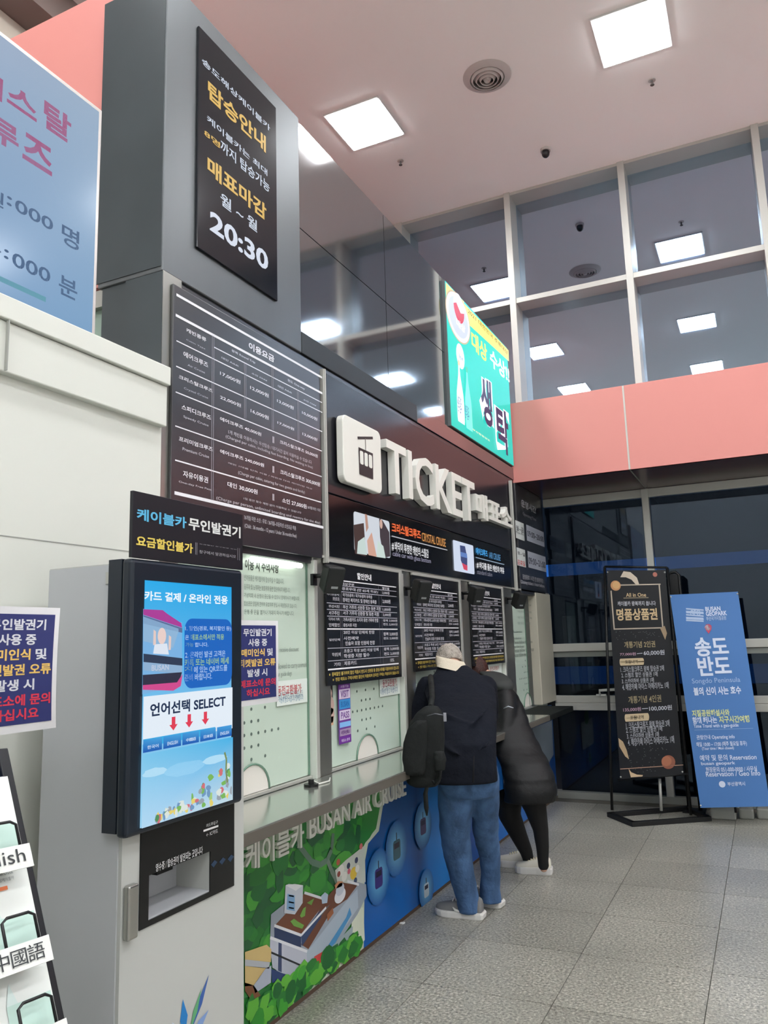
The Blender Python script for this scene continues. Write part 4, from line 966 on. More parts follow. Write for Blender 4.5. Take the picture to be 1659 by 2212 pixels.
# header sign
sa = onX(278,1059,KB); sb = onX(525,1227,KB)
t = thing('kiosk_header_sign', 'black header sign with blue, white and yellow letters on the kiosk', 'sign', (KB, 2.0, bz1+.001))
sz0 = bz1+.002; sz1 = EZ+.283*1.6
MB().box(KB-.012, KB, by0, by1, sz0, sz1).build('panel', mat('header_black', (20,22,30), .4), t, .001)
P = facade_print(KB); T = P.ptext
T('케이블카', 295,1097,402,1142, CY, .04); T('무인발권기', 407,1117,519,1163, (222,224,222), .035)
T('요금할인불가', 294,1156,416,1196, (224,200,92), .04); T('요금할인 창구방문 또는', 430,1174,511,1188, (170,170,176), .005); T('창구에서 발권하십시오', 430,1188,509,1206, (170,170,176), .005)
for x in (422,425,513,517): a_ = P.px(x, 1172+(x-422)*.13); b_ = P.px(x, 1198+(x-422)*.13); P.line(a_[0], b_[1], a_[0], a_[1], .002, (150,150,156), 0)
P.build('lettering', P_matte, t)

# folded notices that stand out from the kiosk sides
M_nw = mat('notice_white', (214,214,216), .6)
def flap(name, label, yL, yR, z0, z1, X, curl=.03, kiosk=None):
    t = thing(name, label, 'notice', (X, (yL+yR)/2, z0), 'blue notices on the kiosks')
    nseg = 6; mb = MB(); fr = []; W = yR-yL; H = z1-z0
    prof = lambda v: curl*(1-(2*v-1)**2)*.35
    def xf(u, v): return (X+prof(v)*u, yL+W*(u-(.06*u*(1-(2*v-1)**2))), z0+H*v)
    g1 = []
    for j in range(nseg+1):
        for i in range(nseg+1): g1.append(xf(i/nseg, j/nseg))
    n_ = nseg+1; mb.add(g1+[(x-.0015,y,z) for x,y,z in g1], [(j*n_+i,j*n_+i+1,(j+1)*n_+i+1,(j+1)*n_+i) for j in range(nseg) for i in range(nseg)]+[(n_*n_+(j+1)*n_+i,n_*n_+(j+1)*n_+i+1,n_*n_+j*n_+i+1,n_*n_+j*n_+i) for j in range(nseg) for i in range(nseg)]
       +[(i+1,i,n_*n_+i,n_*n_+i+1) for i in range(nseg)]+[(nseg*n_+i,nseg*n_+i+1,n_*n_+nseg*n_+i+1,n_*n_+nseg*n_+i) for i in range(nseg)]+[(j*n_,(j+1)*n_,n_*n_+(j+1)*n_,n_*n_+j*n_) for j in range(nseg)]+[((j+1)*n_+nseg,j*n_+nseg,n_*n_+j*n_+nseg,n_*n_+(j+1)*n_+nseg) for j in range(nseg)])
    mb.build('sheet', M_nw, t)
    # print follows the curl
    class Bent(Print):
        def P3(s, u, v, z):
            q = xf(u, v); return Vector((q[0]+z, q[1], q[2]))
    P = Bent((0,0,0), (0,1,0), (0,0,1), .001, .0004)
    for i in range(6):
        for j in range(6): P.rect(.06+.88*i/6, .065+.875*j/6, .06+.88*(i+1)/6, .065+.875*(j+1)/6, (38,46,104), 0)
    P.z += .0006
    for s_, u0, v0, u1, v1, c_ in (('무인발권기',.17,.81,.83,.90,(206,208,216)),('사용 중',.28,.69,.72,.78,(206,208,216)),('매미인식',.13,.57,.66,.66,(222,184,100)),('및',.72,.57,.86,.66,(206,208,216)),('티켓발권 오류',.08,.45,.92,.54,(222,184,100)),('발생 시',.26,.33,.72,.42,(206,208,216)),('매표소에 문의',.10,.21,.92,.30,(206,50,74)),('하십시요',.24,.10,.78,.19,(206,50,74))):
        P.text(s_, u0, v0, u1, v1, c_, .04, 0)
    P.build('print', P_matte, t)
    return t
nz1 = onX(540,1340,KX).z; nz0 = onX(540,1524,KX).z
flap('side_notice', 'blue notice with red last lines at the right edge of the kiosk screen', onX(507,1430,KX).y, onX(600,1430,KX).y, nz0, nz1, KX+.002)
L_ = -1.5; nz1 = onX(60,1311,L_).z; nz0 = onX(60,1580,L_).z; wl_ = (nz1-nz0)*.83
yr_ = onX(126,1430,L_).y
flap('side_notice', 'blue notice cut off by the left picture edge, above the brochure rack', yr_-wl_, yr_, nz0, nz1, L_)
# the second kiosk that carries it, just outside the picture
k2 = thing('ticket_kiosk', 'second grey ticket kiosk left of the first, carrying the left notice', 'kiosk', (-1.7, .83, 0))
MB().box(-1.93, L_-.004, .52, yr_-wl_+.03, .02, 1.9).build('body', M_ltgrey, k2, .004)
MB().box(L_-.003, L_+.04, .54, yr_-wl_-.004, 1.14, 1.9).build('monitor', M_navy, k2, .01)
MB().box(-1.92, L_-.03, .54, yr_-wl_+.01, 0, .02).build('plinth', M_black, k2)

# ------------------------------------------------------------------ lit information display on the ledge
SX = -2.10
t = thing('display_screen', 'pale blue landscape display with pink and navy letters on the ledge', 'screen', (SX, 1.2, zc1))
ds_t = onX(222,240,SX).z; ds_r = onX(221,240,SX).y
MB().box(SX-.06, SX, .3, ds_r, zc1+.001, ds_t).build('casing', mat('display_casing', (196,190,186), .35, metal=.4), t, .004)
P = facade_print(SX, .002, .0006); T = P.ptext
P.rect(.32, zc1+.01, ds_r-.018, ds_t-.018, (150,170,200), 1, [(120,150,190),(122,160,196),(150,172,196),(160,164,190)])
PK = (166,54,104); NV = (52,66,100)
for c_, x0,y0,x1,y1 in (('탈',95,213,151,314),('스',16,175,78,265),('리',-52,132,3,222),('크',-140,80,-74,180),('즈',50,282,111,382),('루',-22,240,38,335),('크',-100,190,-42,292)): T(c_, x0,y0,x1,y1, PK, .03)
for c_, x0,y0,x1,y1 in (('000',32,428,113,501),(':',14,422,24,448),('원',-34,396,6,452),('명',133,481,169,545)): T(c_, x0,y0,x1,y1, NV, .02)
for c_, x0,y0,x1,y1 in (('000',26,543,107,613),(':',8,537,17,562),('간',-42,512,0,566),('분',127,591,165,652)): T(c_, x0,y0,x1,y1, NV, .02)
a_ = onX(98,646,SX); P.rect(.5, a_.z-.012, a_.y, a_.z+.006, (22,150,106), 0)
P.build('screen_picture', P_screen, t)

# ------------------------------------------------------------------ brochure rack
RK = thing('brochure_rack', 'black leaning brochure rack with language strips at the lower left edge', 'rack', (-1.25, .95, 0))
# the rack leans: its right post runs from the floor up and back towards the wall
RXb = -1.02; 
def rk(px, py, d): return EYE+ray(px,py)*d
A = onX(-3,1622,-1.30); B0 = onX(118,2212,-1.10)
dirp = (B0-A).normalized(); base = A+dirp*((A.z-.015)/-dirp.z)
M_rk = mat('rack_black', (15,18,24), .4)
side = Vector((0,0,0)); fn_ = Vector((.94,-.0,0)); 
U_ = Vector((0,1,0)); up_ = -dirp; U_ = (U_-up_*U_.dot(up_)).normalized(); N_ = U_.cross(up_).normalized()
if N_.x < 0: N_ = -N_
W_ = .36
def rp(u, s_, n_=0): return A+dirp*s_-U_*u+N_*n_       # u leftwards from the right post, s_ down the slope, n_ out
Ls = (base-A).length
for u_ in (0, W_): MB().obox(rp(u_, Ls/2), U_*.011, up_*(Ls/2), N_*.012).build('post', M_rk, RK, .002)
MB().obox(rp(W_/2, .05), U_*(W_/2-.012), up_*.05, N_*.006).build('header', mat('rack_header_blue', (20,52,110), .4), RK)
MB().box(base.x-.3, base.x+.12, base.y-W_-.06, base.y+.02, 0, .02).build('base', M_rk, RK, .004)
sdown = lambda px, py: (EYE+ray(px,py)*((A-EYE).dot(N_)/ray(px,py).dot(N_))-A).dot(dirp)
bro_cols = ((226,230,228),(170,206,194),(222,226,222))
for k, (yl, yb_, s_txt) in enumerate(((1870,1720,'English'),(2075,1935,'中國語'),(2270,2150,'日本語'))):
    s_l = sdown(70, yl)
    shelf = MB().obox(rp(W_/2+.03, s_l+.004, .035), U_*(W_/2-.035), up_*.003, N_*.03)
    shelf.build('shelf', M_rk, RK)
    MB().obox(rp(W_/2+.035, s_l-.004, .069), U_*(W_/2), up_*.019, N_*.0015).build('label_strip', mat('label_white', (218,220,216), .5), RK)
    P = Print(rp(W_+.035, s_l-.004, .0707), U_, up_, .0006)
    P.text(s_txt, W_-(.125 if k == 0 else .105), -.012 if k else -.016, W_-.014, .013, (46,50,54), .0)
    P.build('label_lettering', P_matte, RK)
    for j in range(2):
        u_ = .075+j*.155
        MB().tube([rp(u_-.03, s_l, .06), rp(u_-.03, s_l-.06, .06), rp(u_-.02, s_l-.066, .06), rp(u_+.02, s_l-.066, .06), rp(u_+.03, s_l-.06, .06), rp(u_+.03, s_l, .06)], .0025, 6).build('wire_holder', M_black, RK)
        lab = '%s brochures in the %s row of the leaning rack, %s column' % (('Green and white','Pale mint','White')[k], ('upper','middle','lowest')[k], ('right','left')[j])
        o = thing('brochure_stack', lab.lower(), 'brochures', rp(u_, s_l, .02), 'brochures in the leaning rack')
        for q_ in range(3):
            MB().obox(rp(u_, s_l-.080+q_*.004, .012+q_*.011), U_*.052, up_*.080, N_*.0035).build('brochure', mat('brochure_paper', (222,226,222), .55), o)
        P = Print(rp(u_+.052, s_l, .038), U_, up_, .0006)
        P.rect(.02, .0, .10, .07, (186,214,204), 1); P.poly([(.02,.07),(.03,.10),(.04,.07)], (206,222,218), 0)
        P.text('BUSAN AIR CRUISE', .03, .135, .075, .142, (90,100,104), 0, 1); P.text('송도해상케이블카', .03, .125, .075, .131, (90,100,104), 0, 0); P.rect(.045,.112,.06,.118,(226,120,70),0)
        P.build('cover_print', P_matte, o)

# ------------------------------------------------------------------ black banner stand by the windows
def onN(px, py, O, N):
    d = ray(px, py); return EYE+d*((O-EYE).dot(N)/d.dot(N))
f1 = EYE+ray(1320,1752)*(-EZ/ray(1320,1752).z); f2 = EYE+ray(1490,1752)*(-EZ/ray(1490,1752).z)
BY = 7.9
pL0 = onY(1322,1748,BY); pL1 = onY(1306,1224,BY-.0); pR0 = onY(1491,1745,BY); pR1 = onY(1441,1226,BY)
bs = thing('banner_stand', 'tall black banner stand with rectangular floor frame, by the window', 'banner stand', (-1.05, 7.9, 0))
M_fr = mat('stand_black', (12,13,15), .45)
pL0.z = .03; pR0.z = .03; zt3 = pL1.z
for a_, b_ in ((pL0, pL1), (pR0, pR1)): MB().tube([a_, b_], .013, 8).build('upright', M_fr, bs)
MB().tube([pL1, pR1], .011, 8).build('crossbar', M_fr, bs)
q1 = onY(1335,1684,BY-.02); q2 = onY(1485,1672,BY-.02); MB().tube([q1, q2], .010, 8).build('crossbar', M_fr, bs)
fq = [EYE+ray(*p)*((.02-EZ)/ray(*p).z) for p in ((1318,1760),(1368,1780),(1530,1768),(1486,1746))]
for a_, b_ in zip(fq, fq[1:]+fq[:1]):
    d_ = (b_-a_).normalized(); MB().obox((a_+b_)/2, d_*((b_-a_).length/2+.02), d_.cross(Vector((0,0,1)))*.022, Vector((0,0,.02))).build('floor_bar', M_fr, bs, .002)
MB().tube([onY(1425,1682,BY+.05), (onY(1428,1745,BY+.05).x, BY+.05, .04)], .014, 8).build('rear_leg', M_alu, bs)
tl, tr, bl, br = onY(1311,1232,BY-.03), onY(1437,1232,BY-.03), onY(1340,1683,BY-.03), onY(1476,1672,BY-.03)
def banner(nm, tl, tr, bl, br, m_, parent, th=.003):
    n_ = (tr-tl).cross(bl-tl).normalized()
    if n_.y > 0: n_ = -n_
    o = MB().hexa([bl, br, tr, tl], [p-n_*th for p in (bl, br, tr, tl)]).build(nm, m_, parent); return o, n_
bo2, n2 = banner('banner', tl, tr, bl, br, mat('banner_dark', (26,28,33), .45), bs)
class Quad(Print):
    """print laid on a four-cornered banner, u and v from 0 to 1"""
    def setq(s, tl, tr, bl, br, n): s.c4 = (tl, tr, bl, br); s.nn = n; s.N = n; s.O = tl; return s
    def P3(s, u, v, z):
        tl, tr, bl, br = s.c4; v = 1-v
        return tl*(1-u)*(1-v)+tr*u*(1-v)+bl*(1-u)*v+br*u*v+s.nn*z
    def px(s, x, y):
        d = ray(x, y); p = EYE+d*((s.O-EYE).dot(s.N)/d.dot(s.N)); u = v = .5
        for _ in range(12):
            e = p-s.P3(u, v, 0); du = (s.P3(u+.01, v, 0)-s.P3(u, v, 0))*100; dv = (s.P3(u, v+.01, 0)-s.P3(u, v, 0))*100
            a, b, c, f, g_ = du.dot(du), du.dot(dv), dv.dot(dv), e.dot(du), e.dot(dv); D = a*c-b*b
            u += (f*c-g_*b)/D; v += (a*g_-b*f)/D
        return (u, v)
P = Quad((0,0,0),(1,0,0),(0,0,1), .002, .0006).setq(tl, tr, bl, br, n2); T = P.ptext
GD = (212,186,146); WG = (196,198,208)
Q = P.ppoly
Q([(1340,1247),(1347,1234),(1362,1236),(1376,1248),(1381,1263),(1374,1263),(1364,1252),(1352,1247)], (214,198,180))
for (x0,y0,x1,y1) in ((1340,1264,1427,1262),(1320,1276,1327,1360),(1424,1263,1432,1358),(1326,1359,1434,1356)):
    a_ = P.px(x0,y0); b_ = P.px(x1,y1); P.line(a_[0], a_[1], b_[0], b_[1], .006 if abs(x1-x0) > 20 else .022, (190,176,160), 0)
P.z += .001
def qc(x, y, r, c): # round spot of pixel radius r
    u, v = P.px(x, y); u2 = P.px(x+r, y)[0]; v2 = P.px(x, y-r)[1]; P.ell(u, v, abs(u2-u), abs(v2-v), c, 0, 20); P.z += .0002
qc(1330,1265,11,(206,150,104)); qc(1331,1264,8,(222,176,122)); qc(1415,1241,5,(176,110,96))
T('All in One', 1352,1281,1396,1289, GD, .02); P.pline(1347,1292,1401,1291,.004,(150,136,116),0)
T('케이블카 왕복까지 쏩니다', 1334,1299,1417,1308, WG, .02)
T('명품상품권', 1331,1315,1421,1339, GD, .04)
Q([(1426,1357),(1436,1352),(1441,1368),(1437,1382)], (170,146,118), 0)
T('개통기념 2인권', 1348,1386,1416,1398, (170,154,120), .02); T('77,000원', 1339,1410,1374,1416, (186,150,170), .02); P.pline(1376,1412,1388,1411,.003,WG,0); T('60,000원', 1390,1405,1436,1415, WG, .02)
P.pround(1338,1423,1392,1436,.02,(204,184,150),1); T('포함내역', 1350,1426,1378,1433, (70,60,48), .02, 1)
rows = (('1. 크리스탈크루즈 왕복 탑승권 2매',1340,1440,1435,1449),('2. 스탬프 할인 상품권 1매',1342,1453,1421,1461),('3. 스카이하버 상품권 1매',1343,1466,1413,1474),('4. 해양카페 아이스 아메리카노 1매',1344,1477,1445,1487))
for r_ in rows: T(*r_, (170,172,180), .01)
T('개통기념 4인권', 1357,1504,1429,1516, (160,146,116), .02); T('135,000원', 1346,1529,1385,1536, (186,150,170), .02); P.pline(1387,1531,1400,1530,.003,WG,0); T('100,000원', 1402,1525,1452,1534, WG, .02)
P.pround(1349,1543,1403,1556,.02,(204,184,150),1); T('포함내역', 1361,1546,1391,1553, (70,60,48), .02, 1)
for (s_, x0,y0,x1,y1), (dx, dy) in zip(rows, ((12,120),(10,118),(11,118),(12,118))): T(s_, x0+dx,y0+dy,x1+dx,y1+dy, (170,172,180), .01)
Q([(1336,1594),(1346,1602),(1354,1620),(1359,1640),(1351,1634),(1338,1612)], (190,164,130), 0); Q([(1358,1660),(1364,1668),(1376,1673),(1389,1674),(1388,1677),(1363,1679)], (214,186,150), 0)
rq = random.Random(9)
for k in range(50):
    x = rq.uniform(1356,1440); y = rq.uniform(1612,1668); a_ = P.px(x,y); P.ell(a_[0], a_[1], .006, .0016, (110,112,112), 0, 6)
for k in range(30):
    x = rq.uniform(1330,1425); y = rq.uniform(1363,1382); a_ = P.px(x,y); P.ell(a_[0], a_[1], .006, .0016, (104,106,110), 0, 6)
P.z += .0006; P.pline(1340,1661,1476,1652,.004,(176,140,120),0)
qc(1444,1646,15,(150,92,72)); qc(1440,1644,11,(176,112,84))
P.build('banner_print', P_matte, bs)
for c_ in (tl, tr, bl, br): MB().ball(c_+n2*.004+(((tl+br)/2-c_).normalized()*.02), .008, 8, 6).build('eyelet', M_alu, bs)

# ------------------------------------------------------------------ blue geopark banner on a weighted stand
gY = 7.72
tl, tr, bl, br = onY(1447,1285,gY+.05), onY(1594,1278,gY+.05), onY(1513,1745,gY), onY(1664,1742,gY)
gs = thing('geopark_banner', 'blue leaning banner reading BUSAN GEOPARK, right of the black one', 'banner', ((bl.x+br.x)/2, gY, 0))
bo3, n3 = banner('banner', tl, tr, bl, br, mat('banner_blue', (72,118,178), .5), gs)
P = Quad((0,0,0),(1,0,0),(0,0,1), .002, .0006).setq(tl, tr, bl, br, n3); T = P.ptext; Q = P.ppoly
WB = (206,216,236)
for k, (y0, y1) in enumerate(((1314,1318),(1321,1324),(1327,1331),(1334,1337),(1339,1342))): P.pline(1482,y0+1,1520,y1,.012 if k % 2 else .007,(170,190,220),0)
P.z += .0004; T('GEO', 1490,1318,1514,1330, (170,190,220), .02)
T('BUSAN', 1523,1311,1557,1319, WB, .03); T('GEOPARK', 1524,1321,1571,1329, WB, .03); T('부산국가지질공원', 1525,1332,1569,1339, (170,190,220), .01)
Q([(1522,1355),(1525,1349),(1532,1348),(1537,1352),(1537,1359),(1531,1369),(1525,1361)], (190,70,100), 1); qc(1529,1356,6,(226,214,224))
T('송도', 1498,1378,1576,1416, WB, .04); T('반도', 1504,1419,1582,1458, WB, .04)
T('Songdo Peninsula', 1494,1466,1600,1476, (160,184,218), 0); T('불의 신이 사는 호수', 1497,1485,1602,1499, WB, .03)
T('지질공원해설사와', 1494,1534,1577,1546, (206,214,150), .03); T('함께 떠나는', 1495,1549,1550,1562, WB, .03); T('지구시간여행', 1552,1547,1620,1560, (206,214,150), .03)
T('Time Travel with a geo-guide', 1498,1565,1596,1572, WB, .01); P.pline(1500,1577,1627,1573,.002,(130,160,204),0)
T('관람안내 Operating info', 1504,1588,1588,1597, WB, .02); T('매일 10:00 ~ 17:00 (매주 월요일 휴무)', 1504,1603,1614,1612, WB, .01); T('(Tour time / Mon closed)', 1516,1614,1586,1620, WB, .01)
T('예약 및 문의 Reservation', 1511,1631,1635,1641, WB, .02); T('busan geopark', 1514,1646,1589,1653, WB, .01); T('현장문의 051-000-0000 / 사무실', 1524,1657,1636,1666, WB, .01); T('Reservation / Geo Info', 1524,1667,1643,1675, WB, .01)
qc(1560,1694,7,WB); T('부산광역시', 1571,1689,1610,1697, WB, .02)
P.build('banner_print', P_matte, gs)
for c_ in (tl, tr, bl, br): MB().ball(c_+n3*.004+(((tl+br)/2-c_).normalized()*.02), .008, 8, 6).build('eyelet', M_alu, gs)
M_blk = mat('plastic_weight', (150,152,146), .5)
for px0, px1 in ((1536,1592),(1598,1630),(1636,1680)):
    a_ = EYE+ray(px0,1768)*(-EZ/ray(px0,1768).z); b_ = EYE+ray(px1,1766)*(-EZ/ray(px1,1766).z)
    MB().box(a_.x, b_.x, a_.y-.03, a_.y+.22, 0, .09).build('weight_foot', M_blk, gs, .015, 3)
mx_ = (bl+br)/2; MB().tube([(mx_.x, gY+.09, .09), ((tl.x+tr.x)/2, gY+.14, tl.z-.02)], .011, 8).build('pole', M_fr, gs)
MB().tube([tl-n3*.012, ((tl.x+tr.x)/2, gY+.14, tl.z-.02), tr-n3*.012], .006, 6).tube([bl-n3*.012, (mx_.x, gY+.09, bl.z+.05), br-n3*.012], .006, 6).build('spreader_arm', M_fr, gs)
# dark bag-like stand head seen between the banners
a_ = onY(1443,1237,8.2); b_ = onY(1471,1292,8.2)
t = thing('folded_stand', 'black folded frame of a spare banner stand behind the two banners', 'stand', ((a_.x+b_.x)/2, 8.2, 0))
MB().tube([(a_.x,8.2,0),(a_.x,8.2,a_.z-.03),(a_.x+.03,8.2,a_.z),(b_.x-.03,8.2,a_.z),(b_.x,8.2,a_.z-.03),(b_.x,8.2,0)], .016, 8).build('frame', M_fr, t)
MB().box(a_.x, b_.x, 8.19, 8.21, b_.z, a_.z-.02).build('plate', M_fr, t)
MB().box(a_.x-.05, b_.x+.05, 8.1, 8.3, 0, .015).build('foot', M_fr, t)
# ------------------------------------------------------------------ people
IR = Vector((rgt0.x, rgt0.y, 0)).normalized(); IB = Vector((-IR.y, IR.x, 0))
def W(px, py, Y): return onY(px, py, Y)
def mpp(P): return (P-EYE).dot(fwd)/F_PX       # metres per picture pixel at that depth
def ring(c, a, b, A=IR, B=IB, n=28, e=1.0):
    out = []
    for k in range(n):
        t = 2*pi*k/n; x = cos(t); y = sin(t)
        out.append(c+A*(a*abs(x)**e*(1 if x >= 0 else -1))+B*(b*abs(y)**e*(1 if y >= 0 else -1)))
    return out
def organic(name, mb, material, parent, vox=.009, smooth=6, fac=.5):
    o = mb.build(name, material, parent)
    r = o.modifiers.new('remesh', 'REMESH'); r.mode = 'VOXEL'; r.voxel_size = vox; r.use_smooth_shade = True
    s_ = o.modifiers.new('smooth', 'SMOOTH'); s_.iterations = smooth; s_.factor = fac
    return o
def limb(mb, pts, n=16):
    """pts: (point, radius) along a limb, rounded ends"""
    P_ = [Vector(p) for p, r in pts]; R_ = [r for p, r in pts]
    d0 = (P_[0]-P_[1]).normalized(); d1 = (P_[-1]-P_[-2]).normalized()
    P_ = [P_[0]+d0*R_[0]*.8, P_[0]+d0*R_[0]*.5]+P_+[P_[-1]+d1*R_[-1]*.5, P_[-1]+d1*R_[-1]*.8]; R_ = [R_[0]*.35, R_[0]*.85]+R_+[R_[-1]*.85, R_[-1]*.35]
    mb.tube(P_, R_, n)
def hand(mb, wrist, d, side, nrm):
    """palm and five separate fingers, lightly curled; d along the hand, side towards the thumb, nrm out of the back of the hand"""
    d = d.normalized(); side = (side-d*side.dot(d)).normalized(); nrm = d.cross(side).normalized() if nrm is None else nrm
    rg = []
    for t, w_, h_ in ((-.01,.026,.019),(.02,.034,.017),(.055,.041,.014),(.085,.042,.012),(.092,.038,.009)):
        rg.append([wrist+d*t+side*(w_*cos(2*pi*k/14))+nrm*(h_*sin(2*pi*k/14)) for k in range(14)])
    mb.rings(rg)
    for i, (off, L_, sp) in enumerate(((.033,.068,.10),(.011,.077,.02),(-.011,.071,-.05),(-.033,.055,-.14))):
        a = wrist+d*.082+side*off; dd = (d+side*sp).normalized(); p1 = a+dd*L_*.45; p2 = p1+(dd-nrm*.45).normalized()*L_*.32; p3 = p2+(dd-nrm*1.0).normalized()*L_*.26
        mb.tube([a-dd*.01, a, p1, p2, p3, p3+(p3-p2)*.25], [.008,.0092,.0086,.008,.0068,.003], 10)
    a = wrist+d*.022+side*.028; t1 = a+(side*.9+d*.75-nrm*.2).normalized()*.038; t2 = t1+(d*1.0+side*.25-nrm*.35).normalized()*.032
    mb.tube([a-side*.012, a, t1, t2, t2+(t2-t1)*.2], [.013,.0135,.0105,.009,.004], 10)
M_skin = mat('skin', (198,158,136), .55, noise=.05, nscale=14)
M_eye = mat('eye_dark', (34,26,24), .2)
def head(mb, c, up, face, r=.093):
    """skull, jaw, nose, ears and neck stub as one surface; returns the eye places"""
    up = up.normalized(); face = (face-up*face.dot(up)).normalized(); lat = up.cross(face)
    def el(cc, rx, ry, rz, n=20, m_=12):
        rg = []
        for i in range(m_+1):
            t = pi*(i+.01)/(m_+.02); rg.append([cc+lat*(rx*sin(t)*cos(2*pi*k/n))+face*(ry*sin(t)*sin(2*pi*k/n))-up*(rz*cos(t)) for k in range(n)])
        mb.rings(rg)
    el(c+up*.018, r*.84, r*1.05, r*1.08); el(c-up*.045+face*.022, r*.66, r*.78, r*.80); el(c-up*.10+face*.045, r*.36, r*.38, r*.30)
    el(c-up*.018+face*r*1.08, .014, .018, .024, 10, 8); el(c+face*r*1.0+up*.01, .010, .012, .03, 10, 8)
    el(c-up*.062+face*r*.93, .026, .014, .010, 12, 8); el(c+up*.022+face*r*.88, .05, .016, .012, 12, 8)
    for s_ in (-1, 1): el(c+lat*s_*r*.86-up*.012-face*.008, .010, .020, .032, 10, 8)
    return [c+face*r*.93+lat*s_*.031+up*.004 for s_ in (-1, 1)], lat, face, up
def hair(name, c, up, face, lat, r, material, parent, down=.0, seed=1, full=1.0):
    rh = random.Random(seed); mb = MB(); n, m_ = 44, 22; rg = []
    for i in range(m_+1):
        t = pi*(i/m_)*.62*full+.01; row = []
        for k in range(n):
            a = 2*pi*k/n; f_ = 1+.025*rh.random()+.018*sin(a*9+i)
            front = max(0, sin(a)); tt = t*(1-.38*front)
            row.append(c+up*.018+lat*(r*.93*f_*sin(tt)*cos(a))+face*(r*1.13*f_*sin(tt)*sin(a))+up*(r*1.17*f_*cos(tt)))
        rg.append(row)
    inn = [[c+(p-c)*.88 for p in row] for row in reversed(rg)]
    mb.rings(rg+inn, False)
    return mb.build(name, material, parent)
def shoe(parent, heel, d, L_, col_u, col_s, w=.048, hgt=.075, sole=.032, laces=None, mark=None, collar=None):
    d = Vector(d).normalized(); s_ = Vector((-d.y, d.x, 0)); heel = Vector(heel); heel.z = 0
    prof = ((0,.55,.0),(.04,.78,1.0),(.15,.86,1.06),(.30,.84,1.02),(.42,.86,.86),(.55,.96,.70),(.70,1.04,.56),(.84,.96,.46),(.94,.70,.38),(1.0,.30,.26))
    rg = []
    for t, ww, hh in prof:
        W_2 = w*ww; H_ = hgt*max(hh, .8 if t == 0 else hh); row = []
        for x_, z_ in ((-1,0),(-1.0,.3),(-.88,.62),(-.6,.88),(-.25,.99),(0,1),(.25,.99),(.6,.88),(.88,.62),(1.0,.3),(1,0),(.5,-.0),(-.5,-.0)):
            row.append(heel+d*(L_*t+.004)+s_*(W_2*x_)+Vector((0,0,sole+H_*z_)))
        rg.append(row)
    mb = MB().rings(rg); o = mb.build('shoe', col_u, parent); o.modifiers.new('sub', 'SUBSURF').render_levels = 2
    o.modifiers['sub'].levels = 1
    srg = []
    for z_, k_ in ((0,.97),(.006,1.02),(sole-.004,1.04),(sole+.006,1.0)):
        row = [heel+d*(L_*t*1.0+(.5-t)*L_*(1-k_))+s_*((w*ww+.006)*k_)+Vector((0,0,z_)) for t, ww, _ in prof]+[heel+d*(L_*t+(.5-t)*L_*(1-k_))-s_*((w*ww+.006)*k_)+Vector((0,0,z_)) for t, ww, _ in reversed(prof)]
        srg.append(row)
    MB().rings(srg, True, False).build('sole', col_s, o)
    if laces:
        lb = MB()
        for t in (.42,.49,.56,.63):
            zz_ = sole+hgt*(1.06-.9*(t-.36)); lb.tube([heel+d*L_*t-s_*w*.42+Vector((0,0,zz_-.016)), heel+d*L_*t+Vector((0,0,zz_-.004)), heel+d*L_*t+s_*w*.42+Vector((0,0,zz_-.016))], .0035, 6)
        lb.build('laces', laces, o)
    if mark:
        for q_ in (-1, 1):
            cpts = [heel+d*L_*t+s_*q_*(w*k_+.003)+Vector((0,0,sole+h_)) for t, h_, k_ in ((.60,.028,.90),(.54,.013,.98),(.46,.008,.96),(.34,.024,.90),(.20,.044,.80))]
            MB().tube(cpts, [.003,.008,.0075,.004,.001], 6).build('side_mark', mark, o)
    return o
def px_rings(mb, rows, B_ratio=.7, e=.92, quilt=0):
    rg = []
    for i, (x, y, h_, Y) in enumerate(rows):
        c = W(x, y, Y); a = h_*mpp(c); rg.append(ring(c, a, a*(B_ratio if not isinstance(B_ratio, list) else B_ratio[i]), e=e))
    if quilt:
        out = []
        for a, b in zip(rg, rg[1:]):
            ca = sum(a, Vector())/len(a); cb = sum(b, Vector())/len(b); m_ = max(2, int((cb-ca).length/.022))
            for k in range(m_):
                t = k/m_; cc = ca.lerp(cb, t); z_ = cc.z; f_ = 1+quilt*(abs(sin(pi*z_/.085))**.6-.6)
                out.append([cc+((p.lerp(q_, t))-cc)*f_ for p, q_ in zip(a, b)])
        rg = out+[rg[-1]]
    mb.rings(rg)

# ---- man
mn = thing('person', 'grey-haired person in navy jacket and blue jeans bending over the counter', 'person', (-1.8, 4.8, 0))
M_jacket = mat('navy_wool', (15,19,29), .9, spec=.25, bump=.8, bscale=7, bdist=.03, noise=.12, nscale=5)
M_jeans = mat('blue_denim', (70,99,138), .85, spec=.3, bump=.9, bscale=9, bdist=.03, noise=.34, nscale=7, aniso=(1.8,1.8,.45))
legL = [(W(983,1672,4.47), 38), (W(984,1740,4.54), 38), (W(983,1800,4.61), 33), (W(989,1849,4.71), 30.5), (W(999,1897,4.74), 27.5), (W(1010,1940,4.76), 25), (W(1014,1962,4.77), 25)]
legR = [(W(1045,1672,4.54), 34), (W(1048,1740,4.66), 31), (W(1049,1800,4.78), 28), (W(1058,1849,4.91), 23), (W(1060,1890,4.95), 21), (W(1058,1918,4.97), 22), (W(1060,1940,4.98), 23)]
jb = MB()
